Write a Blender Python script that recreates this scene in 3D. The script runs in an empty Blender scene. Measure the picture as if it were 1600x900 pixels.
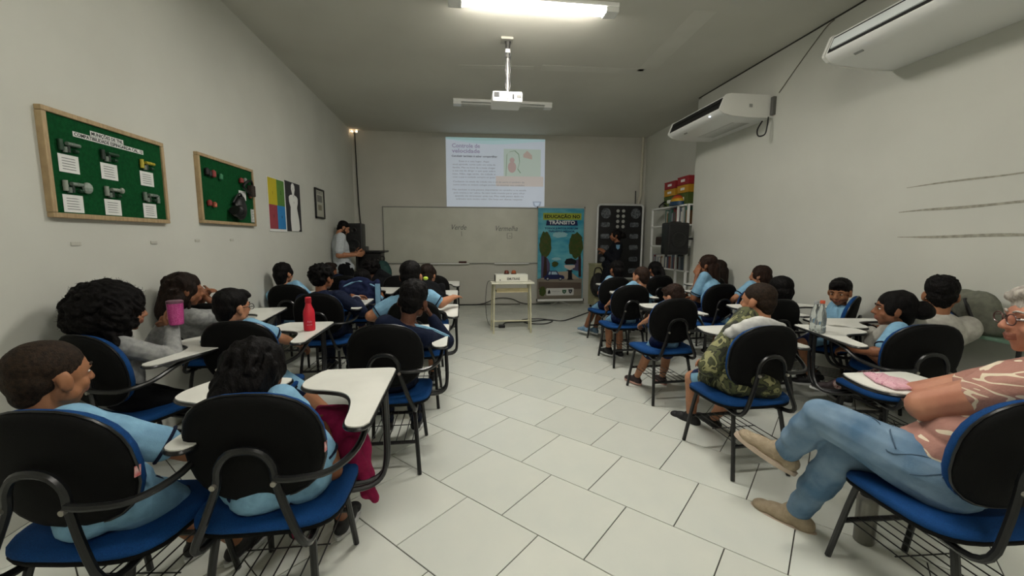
import bpy, bmesh, math, random
import numpy as np
from mathutils import Vector, Matrix, noise

# ------------------------------------------------------------------ camera
SC = bpy.context.scene
COL = SC.collection
H = 1.3683
FPX = 641.33
Rv = np.array([0.99220471, -0.12458099, 0.00306365])
Uv = np.array([0.01160307, 0.11683228, 0.99308388])
Fv = np.array([0.1240773, 0.98530696, -0.11736706])
cam_d = bpy.data.cameras.new('camera')
cam_d.sensor_width = 36.0
cam_d.lens = FPX / 1600 * 36.0
cam_d.clip_start = 0.02
cam = bpy.data.objects.new('camera', cam_d)
COL.objects.link(cam)
cam.matrix_world = Matrix(((Rv[0], Uv[0], -Fv[0], 0), (Rv[1], Uv[1], -Fv[1], 0), (Rv[2], Uv[2], -Fv[2], H), (0, 0, 0, 1)))
SC.camera = cam
# ------------------------------------------------------------------ world, view
w = bpy.data.worlds.new('world'); SC.world = w; w.use_nodes = True
w.node_tree.nodes['Background'].inputs[0].default_value = (0.75, 0.8, 0.85, 1)
w.node_tree.nodes['Background'].inputs[1].default_value = 0.02
SC.view_settings.view_transform = 'Standard'
SC.view_settings.look = 'None'
SC.view_settings.gamma = 1.0
SC.view_settings.exposure = 0.42
LAMP_W = 16.0          # watts of each lit ceiling tube

XL, XR, XF, ZC, YC = -2.092, 3.568, 3.88, 3.475, 6.12
SB = -0.03636
def YB(x): return 8.573 + SB * x
Y0 = -2.6              # wall behind the camera

def ray(px, py): return Fv + Rv * (px - 800) / FPX + Uv * (450 - py) / FPX
def atz(px, py, z=0.0):
    d = ray(px, py); p = d * ((z - H) / d[2]); return Vector((p[0], p[1], z))
def aty(px, py, y):
    d = ray(px, py); p = d * (y / d[1]); return Vector((p[0], y, p[2] + H))
def atx(px, py, x):
    d = ray(px, py); p = d * (x / d[0]); return Vector((x, p[1], p[2] + H))

# ------------------------------------------------------------------ materials
def lin(c):
    if isinstance(c, str):
        c = [int(c[i:i + 2], 16) / 255 for i in (0, 2, 4)]
        c = [x / 12.92 if x <= .04045 else ((x + .055) / 1.055) ** 2.4 for x in c]
    return (c[0], c[1], c[2], 1.0)
MATS = {}
def mat(name, col, rough=0.6, col2=None, scale=20.0, bump=0.0, bscale=None, metal=0.0, spec=0.5, emit=0.0,
        stretch=None, lo=0.35, hi=0.65, coat=0.0, trans=0.0, detail=4.0, rand=0.0):
    if name in MATS: return MATS[name]
    m = bpy.data.materials.new(name); m.use_nodes = True
    nt = m.node_tree; N = nt.nodes; L = nt.links
    b = N['Principled BSDF']
    b.inputs['Base Color'].default_value = lin(col)
    b.inputs['Roughness'].default_value = rough
    b.inputs['Metallic'].default_value = metal
    b.inputs['Specular IOR Level'].default_value = spec
    b.inputs['Coat Weight'].default_value = coat
    b.inputs['Transmission Weight'].default_value = trans
    if emit:
        b.inputs['Emission Color'].default_value = lin(col)
        b.inputs['Emission Strength'].default_value = emit
    if col2 is not None or bump:
        tc = N.new('ShaderNodeTexCoord'); mp = N.new('ShaderNodeMapping')
        L.new(tc.outputs['Object'], mp.inputs['Vector'])
        if stretch: mp.inputs['Scale'].default_value = stretch
        src = None
        if col2 is not None:
            n = N.new('ShaderNodeTexNoise'); n.inputs['Scale'].default_value = scale; n.inputs['Detail'].default_value = detail
            L.new(mp.outputs['Vector'], n.inputs['Vector'])
            r = N.new('ShaderNodeValToRGB')
            r.color_ramp.elements[0].position = lo; r.color_ramp.elements[0].color = lin(col)
            r.color_ramp.elements[1].position = hi; r.color_ramp.elements[1].color = lin(col2)
            L.new(n.outputs['Fac'], r.inputs['Fac']); L.new(r.outputs['Color'], b.inputs['Base Color'])
            if emit: L.new(r.outputs['Color'], b.inputs['Emission Color'])
            src = r.outputs['Color']
        if rand:
            oi = N.new('ShaderNodeObjectInfo'); mr = N.new('ShaderNodeMapRange')
            mr.inputs['To Min'].default_value = 1 - rand; mr.inputs['To Max'].default_value = 1 + rand
            L.new(oi.outputs['Random'], mr.inputs['Value'])
            hs = N.new('ShaderNodeHueSaturation'); L.new(mr.outputs[0], hs.inputs['Value'])
            if src: L.new(src, hs.inputs['Color'])
            else: hs.inputs['Color'].default_value = lin(col)
            L.new(hs.outputs['Color'], b.inputs['Base Color'])
        if bump:
            n2 = N.new('ShaderNodeTexNoise'); n2.inputs['Scale'].default_value = bscale or scale * 4; n2.inputs['Detail'].default_value = 3
            L.new(mp.outputs['Vector'], n2.inputs['Vector'])
            bp = N.new('ShaderNodeBump'); bp.inputs['Strength'].default_value = bump; bp.inputs['Distance'].default_value = 0.01
            L.new(n2.outputs['Fac'], bp.inputs['Height']); L.new(bp.outputs['Normal'], b.inputs['Normal'])
    MATS[name] = m
    return m
def ramp_mat(name, stops, scale=10, rough=.8, stretch=None, bump=.2, bscale=120, distort=0.0, const=True, wave=False):
    if name in MATS: return MATS[name]
    m = mat(name, '808080', rough, bump=bump, bscale=bscale)
    nt = m.node_tree; N = nt.nodes; L = nt.links; b = N['Principled BSDF']
    tc = N.new('ShaderNodeTexCoord'); mp = N.new('ShaderNodeMapping'); L.new(tc.outputs['Object'], mp.inputs['Vector'])
    if stretch: mp.inputs['Scale'].default_value = stretch
    n = N.new('ShaderNodeTexNoise'); n.inputs['Scale'].default_value = scale; n.inputs['Detail'].default_value = 2; n.inputs['Distortion'].default_value = distort
    L.new(mp.outputs['Vector'], n.inputs['Vector'])
    r = N.new('ShaderNodeValToRGB'); r.color_ramp.interpolation = 'CONSTANT' if const else 'LINEAR'
    e = r.color_ramp.elements
    e[0].position, e[0].color = stops[0][0], lin(stops[0][1])
    e[1].position, e[1].color = stops[1][0], lin(stops[1][1])
    for p, c in stops[2:]:
        k = e.new(p); k.color = lin(c)
    L.new(n.outputs['Fac'], r.inputs['Fac']); L.new(r.outputs['Color'], b.inputs['Base Color'])
    return m

M_WALL = mat('wall_paint', 'cbccc3', .75, 'c4c5bc', 1.3, bump=.06, bscale=160)
M_BACK = mat('back_wall_paint', 'c6c5bb', .8, 'bcbbb1', 1.1, bump=.06, bscale=160)
M_CEIL = mat('ceiling_paint', 'c3c2b8', .85, 'cdccc2', .55, bump=.05, bscale=90, detail=6, lo=.42, hi=.62)
M_GROUT = mat('dark_grout', '33302b', .9)
M_TILE = mat('glazed_tile', 'ccd0c8', .17, 'd4d6cc', 2.2, spec=.5, bump=.02, bscale=30, rand=.035)
M_BLUE = mat('blue_fabric', '0c4078', .85, '093464', 300, bump=.25, bscale=700, spec=.2)
M_SHELL = mat('black_shell', '060606', .75, '090909', 300, bump=.12, bscale=400, spec=.14)
M_RIM = mat('black_piping', '0d0e0f', .3)
M_TUBE = mat('black_enamel_tube', '101112', .3, spec=.5)
M_TAB = mat('white_laminate', 'e4e4dc', .35, 'dcdcd4', 6)
M_BOLT = mat('zinc_bolt', 'a8a49a', .35, metal=.8)
M_WHITEP = mat('white_plastic', 'e6e7e4', .35)
M_CREAM = mat('cream_enamel', 'c9c5a8', .5, 'bcb898', 9)
M_BLACKP = mat('black_plastic', '0c0c0d', .45)
M_BLACKM = mat('black_mesh', '0a0a0b', .8, '151515', 400, bump=.3, bscale=500)
M_PAPER = mat('white_paper', 'dfe0dc', .8)
M_INK = mat('grey_ink', '55565a', .8)
M_DARK = mat('dark_ink', '15171c', .8)
M_ALU = mat('aluminium', 'b9bab6', .35, metal=.7)
M_WOOD = mat('pale_frame_wood', 'b39c76', .6, '9a8260', 14, stretch=(1, 8, 1))
M_FELT = mat('green_felt', '0f4a26', .95, '0c3f20', 60, bump=.2, bscale=300, spec=.1)

# ------------------------------------------------------------------ mesh builder
class MB:
    def __init__(s): s.v = []; s.f = []; s.m = []; s.cm = 0
    def add(s, vs, fs):
        o = len(s.v); s.v += [tuple(x) for x in vs]; s.f += [tuple(i + o for i in f) for f in fs]; s.m += [s.cm] * len(fs); return s
    def box(s, c, d, M=None):
        x, y, z = d[0] / 2, d[1] / 2, d[2] / 2
        vs = [Vector((sx * x, sy * y, sz * z)) for sx in (-1, 1) for sy in (-1, 1) for sz in (-1, 1)]
        if M is not None: vs = [M @ q for q in vs]
        vs = [q + Vector(c) for q in vs]
        return s.add(vs, [(0, 1, 3, 2), (4, 6, 7, 5), (0, 4, 5, 1), (2, 3, 7, 6), (0, 2, 6, 4), (1, 5, 7, 3)])
    def rbox(s, c, d, b=.005, M=None):
        x, y, z = d[0] / 2, d[1] / 2, d[2] / 2
        b = min(b, x * .49, y * .49, z * .49)
        bm = bmesh.new(); bmesh.ops.create_cube(bm, size=1)
        for q in bm.verts: q.co = Vector((q.co.x * d[0], q.co.y * d[1], q.co.z * d[2]))
        bmesh.ops.bevel(bm, geom=bm.edges[:], offset=b, segments=2, affect='EDGES', profile=.6)
        bm.verts.index_update()
        vs = [(M @ q.co if M is not None else q.co) + Vector(c) for q in bm.verts]
        fs = [[q.index for q in f.verts] for f in bm.faces]; bm.free()
        return s.add(vs, fs)
    def tube(s, pts, r, n=8, closed=False, smooth=0, cap=True, flat=None):
        pts = [Vector(p) for p in pts]
        if smooth:
            out = []
            P = pts; m = len(P)
            rng = range(m if closed else m - 1)
            for i in rng:
                if closed: a, b, c, d = P[(i - 1) % m], P[i], P[(i + 1) % m], P[(i + 2) % m]
                else: a, b, c, d = P[max(i - 1, 0)], P[i], P[i + 1], P[min(i + 2, m - 1)]
                for k in range(smooth):
                    t = k / smooth
                    out.append(.5 * ((2 * b) + (c - a) * t + (2 * a - 5 * b + 4 * c - d) * t * t + (3 * b - a - 3 * c + d) * t ** 3))
            if not closed: out.append(P[-1])
            pts = out
        m = len(pts); rr = r if isinstance(r, (list, tuple)) else None
        vs = []; prev = None
        for i, p in enumerate(pts):
            if closed: t = pts[(i + 1) % m] - pts[i - 1]
            else: t = pts[min(i + 1, m - 1)] - pts[max(i - 1, 0)]
            t.normalize()
            if prev is None:
                up = Vector((0, 0, 1)) if abs(t.z) < .9 else Vector((0, 1, 0))
                a = t.cross(up).normalized()
            else:
                a = (prev - t * prev.dot(t)).normalized()
            prev = a; b = t.cross(a)
            if rr:
                q = (i / (m - 1)) * (len(rr) - 1); k = min(int(q), len(rr) - 2); ri = rr[k] + (rr[k + 1] - rr[k]) * (q - k)
            else: ri = r
            for j in range(n):
                th = 2 * math.pi * j / n
                vs.append(p + a * math.cos(th) * ri + b * math.sin(th) * ri * (flat or 1))
        fs = []
        for i in range(m if closed else m - 1):
            for j in range(n):
                i2 = (i + 1) % m
                fs.append((i * n + j, i * n + (j + 1) % n, i2 * n + (j + 1) % n, i2 * n + j))
        if cap and not closed:
            fs.append(tuple(range(n))[::-1]); fs.append(tuple((m - 1) * n + j for j in range(n)))
        return s.add(vs, fs)
    def cyl(s, c, r, h, n=20, M=None, r2=None):
        r2 = r if r2 is None else r2; vs = []
        for z, q in ((-h / 2, r), (h / 2, r2)):
            for j in range(n):
                t = 2 * math.pi * j / n; p = Vector((q * math.cos(t), q * math.sin(t), z))
                vs.append((M @ p if M is not None else p) + Vector(c))
        return s.add(vs, [tuple(range(n))[::-1], tuple(n + j for j in range(n))] + [(j, (j + 1) % n, n + (j + 1) % n, n + j) for j in range(n)])
    def lathe(s, c, prof, n=24):
        vs = []; m = len(prof)
        for r, z in prof:
            for j in range(n):
                t = 2 * math.pi * j / n; vs.append(Vector(c) + Vector((r * math.cos(t), r * math.sin(t), z)))
        fs = [(i * n + j, i * n + (j + 1) % n, (i + 1) * n + (j + 1) % n, (i + 1) * n + j) for i in range(m - 1) for j in range(n)]
        fs += [tuple(range(n))[::-1], tuple((m - 1) * n + j for j in range(n))]
        return s.add(vs, fs)
    def ell(s, c, r, M=None, n=16, k=10):
        vs = []; c = Vector(c)
        for i in range(k + 1):
            ph = math.pi * i / k
            for j in range(n):
                t = 2 * math.pi * j / n
                p = Vector((r[0] * math.sin(ph) * math.cos(t), r[1] * math.sin(ph) * math.sin(t), -r[2] * math.cos(ph)))
                vs.append((M @ p if M is not None else p) + c)
        fs = [(i * n + j, i * n + (j + 1) % n, (i + 1) * n + (j + 1) % n, (i + 1) * n + j) for i in range(k) for j in range(n)]
        return s.add(vs, fs)
    def cap_(s, p0, r0, p1, r1, n=12, k=4):
        p0 = Vector(p0); p1 = Vector(p1); t = p1 - p0
        if t.length < 1e-6: t = Vector((0, 0, 1e-4))
        t.normalize(); up = Vector((0, 0, 1)) if abs(t.z) < .9 else Vector((0, 1, 0))
        a = t.cross(up).normalized(); b = t.cross(a); vs = []
        rings = [(p0, r0, -math.pi / 2 + math.pi / 2 * i / k) for i in range(k + 1)] + [(p1, r1, math.pi / 2 * i / k) for i in range(k + 1)]
        for p, r, ph in rings:
            q = p + t * r * math.sin(ph); rr = max(r * math.cos(ph), 1e-5)
            for j in range(n):
                th = 2 * math.pi * j / n; vs.append(q + a * math.cos(th) * rr + b * math.sin(th) * rr)
        m = len(rings)
        fs = [(i * n + j, i * n + (j + 1) % n, (i + 1) * n + (j + 1) % n, (i + 1) * n + j) for i in range(m - 1) for j in range(n)]
        fs += [tuple(range(n))[::-1], tuple((m - 1) * n + j for j in range(n))]
        return s.add(vs, fs)
    def prism(s, poly, O, u, v, n_, t):
        """polygon (a,b) in plane O,u,v; extruded t along n_"""
        O = Vector(O); u = Vector(u); v = Vector(v); n_ = Vector(n_); k = len(poly)
        a = [O + u * x + v * y for x, y in poly]; b = [p + n_ * t for p in a]
        return s.add(a + b, [tuple(range(k))[::-1], tuple(k + i for i in range(k))] + [(i, (i + 1) % k, k + (i + 1) % k, k + i) for i in range(k)])
    def mesh(s, name, mats, smooth=False, fix=True):
        me = bpy.data.meshes.new(name); me.from_pydata(s.v, [], s.f)
        for m in (mats if isinstance(mats, (list, tuple)) else [mats]): me.materials.append(m)
        if any(s.m): me.polygons.foreach_set('material_index', s.m)
        if fix:
            bm = bmesh.new(); bm.from_mesh(me)
            bmesh.ops.remove_doubles(bm, verts=bm.verts, dist=1e-6)
            bmesh.ops.recalc_face_normals(bm, faces=bm.faces); bm.to_mesh(me); bm.free()
        if smooth:
            me.polygons.foreach_set('use_smooth', [True] * len(me.polygons))
            if smooth != 2:
                try: me.set_sharp_from_angle(angle=math.radians(38))
                except Exception: pass
        return me
    def obj(s, name, mats, parent=None, smooth=False, **kw):
        return link(name, s.mesh(name, mats, smooth), parent, **kw)
def link(name, me, parent=None, label=None, cat=None, group=None, kind=None, loc=None, rz=None):
    o = bpy.data.objects.new(name, me); COL.objects.link(o)
    if parent is not None: o.parent = parent
    if loc is not None: o.location = loc
    if rz is not None: o.rotation_euler = (0, 0, rz)
    if label: o['label'] = label
    if cat: o['category'] = cat
    if group: o['group'] = group
    if kind: o['kind'] = kind
    return o
def thing(name, label, cat, loc=(0, 0, 0), rz=0.0, group=None):
    return link(name, None, None, label, cat, group, None, loc, rz)
def dup(root, label, loc, rz, group=None):
    r = root.copy(); COL.objects.link(r); r.location = loc; r.rotation_euler = (0, 0, rz); r['label'] = label
    if group: r['group'] = group
    for ch in list(root.children):
        c = ch.copy(); COL.objects.link(c); c.parent = r
        for g in list(ch.children):
            d = g.copy(); COL.objects.link(d); d.parent = c
    return r
def text(body, size, M, O, u, v, nrm, parent, name='lettering', off=0.0, depth=.0006, shear=0.0, width=None, label=None):
    cu = bpy.data.curves.new('t', 'FONT'); cu.body = body; cu.size = size; cu.align_x = 'CENTER'; cu.align_y = 'CENTER'
    cu.offset = off; cu.extrude = depth / 2; cu.shear = shear; cu.resolution_u = 2
    ob = bpy.data.objects.new('t', cu); COL.objects.link(ob)
    dg = bpy.context.evaluated_depsgraph_get(); me = bpy.data.meshes.new_from_object(ob.evaluated_get(dg))
    bpy.data.objects.remove(ob)
    xs = [q.co.x for q in me.vertices]; wd = (max(xs) - min(xs)) if xs else 1
    k = width / wd if width else 1
    u = Vector(u); v = Vector(v); nrm = Vector(nrm); O = Vector(O)
    for q in me.vertices: q.co = O + u * q.co.x * k + v * q.co.y + nrm * (q.co.z + depth / 2)
    me.materials.clear(); me.materials.append(M)
    return link(name, me, parent, label)
class Panel:
    """flat artwork on a plane: origin O at lower left, axes u,v, outward normal n"""
    def __init__(s, O, u, v, n, parent): s.O = Vector(O); s.u = Vector(u).normalized(); s.v = Vector(v).normalized(); s.n = Vector(n).normalized(); s.p = parent
    def poly(s, name, pts, M, layer=1, t=.0006, label=None):
        mb = MB(); polys = pts if isinstance(pts[0][0], (list, tuple)) else [pts]
        for q in polys: mb.prism(q, s.O + s.n * (.0008 * layer), s.u, s.v, s.n, t)
        return mb.obj(name, M, s.p, label=label)
    def rect(s, name, a, b, c, d, M, layer=1, t=.0006, label=None): return s.poly(name, [(a, b), (c, b), (c, d), (a, d)], M, layer, t, label)
    def disc(s, name, x, y, r, M, layer=1, ry=None, n=24, t=.0006):
        return s.poly(name, [(x + r * math.cos(2 * math.pi * i / n), y + (ry or r) * math.sin(2 * math.pi * i / n)) for i in range(n)], M, layer, t)
    def text(s, body, size, x, y, M, layer=2, **k):
        return text(body, size, M, s.O + s.n * (.0008 * layer) + s.u * x + s.v * y, s.u, s.v, s.n, s.p, **k)
def rrect(a, b, c, d, r, n=5):
    out = []
    for cx, cy, t0 in ((c - r, d - r, 0), (a + r, d - r, 90), (a + r, b + r, 180), (c - r, b + r, 270)):
        for i in range(n + 1):
            t = math.radians(t0 + 90 * i / n); out.append((cx + r * math.cos(t), cy + r * math.sin(t)))
    return out

# ================================================================== SETTING
# floor: tiles laid diagonally in running bond
fl = MB().box(((XL + XF) / 2, (Y0 + 8.8) / 2, -.055), (XF - XL + .4, 8.8 - Y0 + .2, .1)).obj('floor', M_GROUT, kind='structure')
T = .46; AL = -.79671; OX, OY = -.43383, 1.88130; HR = .99031
e1 = Vector((math.cos(AL), math.sin(AL))); e2 = Vector((-math.sin(AL), math.cos(AL)))
def clip(poly, ax, lim, keep_less):
    out = []
    for i in range(len(poly)):
        a = poly[i]; b = poly[(i + 1) % len(poly)]
        da = (lim - a[ax]) * (1 if keep_less else -1); db = (lim - b[ax]) * (1 if keep_less else -1)
        if da >= 0: out.append(a)
        if (da > 0) != (db > 0) and abs(da - db) > 1e-9:
            t = da / (da - db); out.append((a[0] + (b[0] - a[0]) * t, a[1] + (b[1] - a[1]) * t))
    return out
def tile_mesh(poly):
    k = len(poly); cx = sum(p[0] for p in poly) / k; cy = sum(p[1] for p in poly) / k
    mb = MB(); g = .0012
    top = [(p[0] + (cx - p[0]) * g / .3, p[1] + (cy - p[1]) * g / .3, 0) for p in poly]
    vs = [(p[0], p[1], -.006) for p in poly] + [(p[0], p[1], -.0012) for p in poly] + top
    fs = [tuple(range(k))[::-1], tuple(2 * k + i for i in range(k))]
    for l in (0, 1):
        fs += [(l * k + i, l * k + (i + 1) % k, (l + 1) * k + (i + 1) % k, (l + 1) * k + i) for i in range(k)]
    return mb.add(vs, fs)
GI = .0024
full = [(GI, GI), (T - GI, GI), (T - GI, T * HR - GI), (GI, T * HR - GI)]
full_me = None; rest = MB()
for k in range(-26, 32):
    u0 = .41 - .4846 * k
    for n in range(-45, 46):
        o = Vector((OX, OY)) + e1 * ((u0 % 1 + n) * T) + e2 * (HR * T * k)
        pts = [tuple(o + e1 * a + e2 * b) for a, b in full]
        q = clip(pts, 0, XL + .003, False)
        if len(q) > 2: q = clip(q, 1, Y0, False)
        if len(q) > 2: q = clip(q, 1, YB(1), True)
        cx_ = sum(p[0] for p in pts) / 4; cy_ = sum(p[1] for p in pts) / 4
        if len(q) > 2: q = clip(q, 0, XF if cy_ > YC - .1 else XR - .003, True)
        if len(q) < 3: continue
        ar = abs(sum(q[i][0] * q[(i + 1) % len(q)][1] - q[(i + 1) % len(q)][0] * q[i][1] for i in range(len(q)))) / 2
        if ar < .0006: continue
        mx = max(p[1] for p in q)
        hid = cx_ > 1.1 + cy_ * .98 + .5 or cx_ < -.5 - cy_ * 1.2
        if mx < 1.0 or hid or ar < .01:
            tm = tile_mesh(q); rest.add(tm.v, tm.f)
            continue
        if ar > T * T * HR * .975:
            if full_me is None: full_me = tile_mesh([(a, b) for a, b in full]).mesh('tile', M_TILE)
            link('tile', full_me, fl, loc=(o.x, o.y, 0), rz=AL)
        else:
            tile_mesh(q).obj('tile', M_TILE, fl)
rest.obj('tile_field', M_TILE, fl, kind='stuff')

WL = MB().box((XL - .06, (Y0 + 8.8) / 2, ZC / 2), (.12, 8.8 - Y0, ZC)).obj('wall_left', M_WALL, kind='structure')
WB = MB().prism([(XL - .1, YB(XL - .1)), (XF + .1, YB(XF + .1)), (XF + .1, YB(XF) + .15), (XL - .1, YB(XL) + .15)], (0, 0, 0), (1, 0, 0), (0, 1, 0), (0, 0, 1), ZC).obj('wall_back', M_BACK, kind='structure')
wr = MB()
wr.prism([(XR, Y0), (XR, YC - .16), (XR + .05, YC - .16), (XR + .05, YC), (XF + .12, YC), (XF + .12, Y0)], (0, 0, 0), (1, 0, 0), (0, 1, 0), (0, 0, 1), ZC)
WR = wr.obj('wall_right', M_WALL, kind='structure')
MB().box((XF + .06, (YC + 8.8) / 2, ZC / 2), (.12, 8.8 - YC, ZC)).obj('wall_recess', M_WALL, kind='structure')
MB().box(((XL + XF) / 2, Y0 - .06, ZC / 2), (XF - XL, .12, ZC)).obj('wall_front', M_WALL, kind='structure')
MB().box(((XL + XF) / 2, (Y0 + 8.8) / 2, ZC + .05), (XF - XL + .3, 8.8 - Y0, .1)).obj('ceiling', M_CEIL, kind='structure')
# shadow-gap moulding of the plasterboard ceiling along the right wall, conduit in the far right corner
MB().box((XR - .004, (Y0 + YC) / 2, ZC - .006), (.012, YC - Y0 - .2, .012)).obj('trim_1', mat('gap_dark', '3a3833', .9), kind='structure')
cp = MB(); cp.tube([(XF - .09, YB(XF) - .03, ZC), (XF - .10, YB(XF) - .03, 2.3), (XF - .17, YB(XF) - .03, 2.0)], .028, 10)
cp.obj('trim_2', mat('conduit_paint', 'c9c5b3', .6), kind='structure', smooth=True)
# dirty rub marks on the right wall
M_SC = mat('rub_mark', '8b897c', .9, 'a8a698', 30)
for z0, z1, ya, w_ in ((1.792, 1.804, 2.95, .018), (1.597, 1.618, 2.99, .022), (1.395, 1.407, 2.98, .025)):
    mb = MB(); pts = []
    n = 40; yb_ = -.6
    for i in range(n + 1):
        y = ya + (yb_ - ya) * i / n; z = z0 + (z1 - z0) * min(1, (ya - y) / .75) + .003 * math.sin(y * 9 + z0 * 40)
        pts.append((y, z, w_ * (.35 + .65 * min(1, i / 3)) * (.75 + .5 * noise.noise(Vector((y * 4, z0 * 9, 0))))))
    vs = []
    for y, z, h_ in pts: vs += [(XR - .001, y, z - h_ / 2), (XR - .001, y, z + h_ / 2)]
    mb.add(vs, [(2 * i, 2 * i + 1, 2 * i + 3, 2 * i + 2) for i in range(n)])
    mb.obj('rub_mark', M_SC, WR, label='long grey rub mark across the painted wall')
# covered sockets low on the left wall
for i, (px, py) in enumerate(((118, 381), (240, 379), (308, 376), (362, 375))):
    p = atx(px, py, XL)
    MB().rbox((XL + .002, p.y, p.z), (.005, .06, .02), .002).obj('wall_patch', mat('patch_paint', 'b9b8ad', .7), WL)
# ceiling repair bands (lighter filler strips of the plasterboard joints)
M_BAND = mat('filler_band', 'cfcec5', .85, 'c8c7bd', 2.5)
bd = MB()
def band(pts, w_):
    pts = [atz(a, b, ZC) for a, b in pts]
    for a, b in zip(pts, pts[1:]):
        d = (b - a).normalized(); s_ = Vector((-d.y, d.x, 0)) * w_ / 2
        e = d * .03
        vs = [a - s_ - e, a + s_ - e, b + s_ + e, b - s_ + e]
        bd.add([v + Vector((0, 0, -.0012)) for v in vs] + [v + Vector((0, 0, .001)) for v in vs], [(0, 1, 2, 3), (4, 5, 6, 7), (0, 1, 5, 4), (1, 2, 6, 5), (2, 3, 7, 6), (3, 0, 4, 7)])
band([(850, 106), (1000, 112)], .16); band([(1010, 110), (1100, 20)], .22); band([(720, 104), (830, 106)], .1)
bd.obj('trim_3', M_BAND, kind='structure')

# ------------------------------------------------------------------ lamps
def lamp(y, lit, label, k_=1.0):
    t = thing('fluorescent_lamp', label, 'ceiling lamp', (.68, y, ZC))
    MB().rbox((0, 0, -.02), (1.52, .15, .04), .008).obj('housing', M_WHITEP, t)
    for s_ in (-1, 1):
        MB().rbox((s_ * .70, 0, -.055), (.12, .13, .05), .008).obj('lamp_holder', M_WHITEP, t)
    for k in (-1, 1):
        mb = MB(); M = Matrix.Rotation(math.pi / 2, 3, 'Y'); mb.cyl((0, k * .035, -.06), .014, 1.28, 12, M)
        mb.obj('tube', mat('lit_tube_%d' % (k_ * 10), 'fff8ec', .4, emit=46.0 * k_) if lit else mat('dead_tube', 'c9cbc6', .3), t, smooth=True)
    if lit:
        ld = bpy.data.lights.new('tube_light', 'AREA'); ld.shape = 'RECTANGLE'; ld.size = 1.28; ld.size_y = .09
        ld.energy = LAMP_W * k_; ld.color = (1.0, .98, .93)
        lo = bpy.data.objects.new('tube_light', ld); COL.objects.link(lo); lo.parent = t; lo.location = (0, 0, -.085)
    return t
lamp(3.86, True, 'lit twin-tube fluorescent lamp on the ceiling above the projector', 1.7)
lamp(1.15, True, 'lit fluorescent lamp on the ceiling over the camera position')
lamp(-1.3, True, 'lit fluorescent lamp on the ceiling behind the camera position', .8)
lamp(6.58, False, 'unlit fluorescent lamp on the ceiling behind the projector pole')

#@@PART2
# ================================================================== THINGS ON THE LEFT WALL
def lw(py_lo, y0, y1, z0, z1): pass
def left_panel(y0, y1, z0, z1, off=.0, parent=None):
    return Panel((XL + off, y0, z0), (0, 1, 0), (0, 0, 1), (1, 0, 0), parent)
def notice_board(y0, y1, z0, z1, label):
    t = thing('notice_board', label, 'notice board', (XL, y0, z0))
    W, Hh = y1 - y0, z1 - z0
    MB().box((.012, W / 2, Hh / 2), (.02, W - .02, Hh - .02)).obj('felt_panel', M_FELT, t)
    for nm, c, d in (('frame_rail', (.016, W / 2, .012), (.034, W, .026)), ('frame_rail', (.016, W / 2, Hh - .012), (.034, W, .026)),
                     ('frame_stile', (.016, .012, Hh / 2), (.034, .026, Hh - .052)), ('frame_stile', (.016, W - .012, Hh / 2), (.034, .026, Hh - .052))):
        MB().rbox(c, d, .004).obj(nm, M_WOOD, t)
    return t, Panel((.023, 0, 0), (0, 1, 0), (0, 0, 1), (1, 0, 0), t)
t, P = notice_board(2.405, 3.262, 1.475, 2.03, 'green felt board in a pale wood frame holding six groups of cartridges with white cards')
P.rect('heading_strip', .28, .469, .512, .497, M_PAPER); P.rect('heading_strip', .17, .440, .67, .467, M_PAPER)
P.text('MUNIÇÕES DE TNL', .026, .396, .4815, M_DARK, width=.22, off=.0006)
P.text('COMPATIBILIDADE ESPINGARDA CAL. 12', .026, .42, .453, M_DARK, width=.485, off=.0006)
MG = [mat('cartridge_' + n, c, .5) for n, c in (('green', '20402c'), ('grey', '6d7a70'), ('dark', '16281e'), ('pale', '8d958a'), ('yellow', 'a59a2e'), ('brass', '6b5a2c'))]
groups = [(.068, .245, 0), (.325, .245, 1), (.623, .245, 2), (.068, .036, 3), (.325, .036, 4), (.623, .036, 5)]
rnd = random.Random(4)
for gx, gz, gi in groups:
    cw = .118; ch = .098
    P.rect('card', gx, gz - .005, gx + cw, gz + ch - .01, M_PAPER)
    P.poly('print_lines', [[(gx + .02, gz + ch - .028 - .014 * k), (gx + cw - .02 - .02 * rnd.random(), gz + ch - .028 - .014 * k), (gx + cw - .02, gz + ch - .031 - .014 * k), (gx + .02, gz + ch - .031 - .014 * k)] for k in range(5)], M_INK, 2)
    base = gz + ch
    # cartridges: two upright, one across, two spent discs
    def cart(x, z, r, l, horiz, m, name='cartridge'):
        mb = MB(); M = Matrix.Rotation(math.pi / 2, 3, 'X') if horiz else Matrix.Identity(3)
        mb.cyl((.023 + r, x, z), r, l, 12, M); mb.cyl((.023 + r, x, z), r * 1.12, l * .18, 12, M)
        return mb.obj(name, m, t, smooth=True)
    a = [MG[0], MG[2], MG[4], MG[3], MG[3], MG[1]][gi]; b_ = [MG[1], MG[0], MG[4], MG[1], MG[3], MG[1]][gi]
    cart(gx - .0 + .012, base + .035, .011, .055, False, a); cart(gx + .085, base + .048, .010, .075, True, b_)
    cart(gx + .035, base + .014, .010, .028, False, MG[1]); cart(gx + .10, base + .016, .009, .022, True, MG[0])
    cart(gx + .058, base + .02, .008, .035, False, MG[2])
    if gi == 3:
        MB().ell((.04, gx + .135, base + .035), (.02, .026, .032), n=10, k=6).obj('clear_bag', mat('bag_plastic', '8f9a90', .25), t)
    if gi == 5: cart(gx + .13, base + .025, .010, .05, False, MG[1])
    if gi == 4: MB().ell((.04, gx + .115, base + .048), (.014, .014, .018), n=10, k=6).obj('slug', MG[3], t)
t, P = notice_board(3.645, 4.535, 1.495, 2.055, 'green felt board in a pale wood frame with a black face mask and red canisters')
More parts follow.
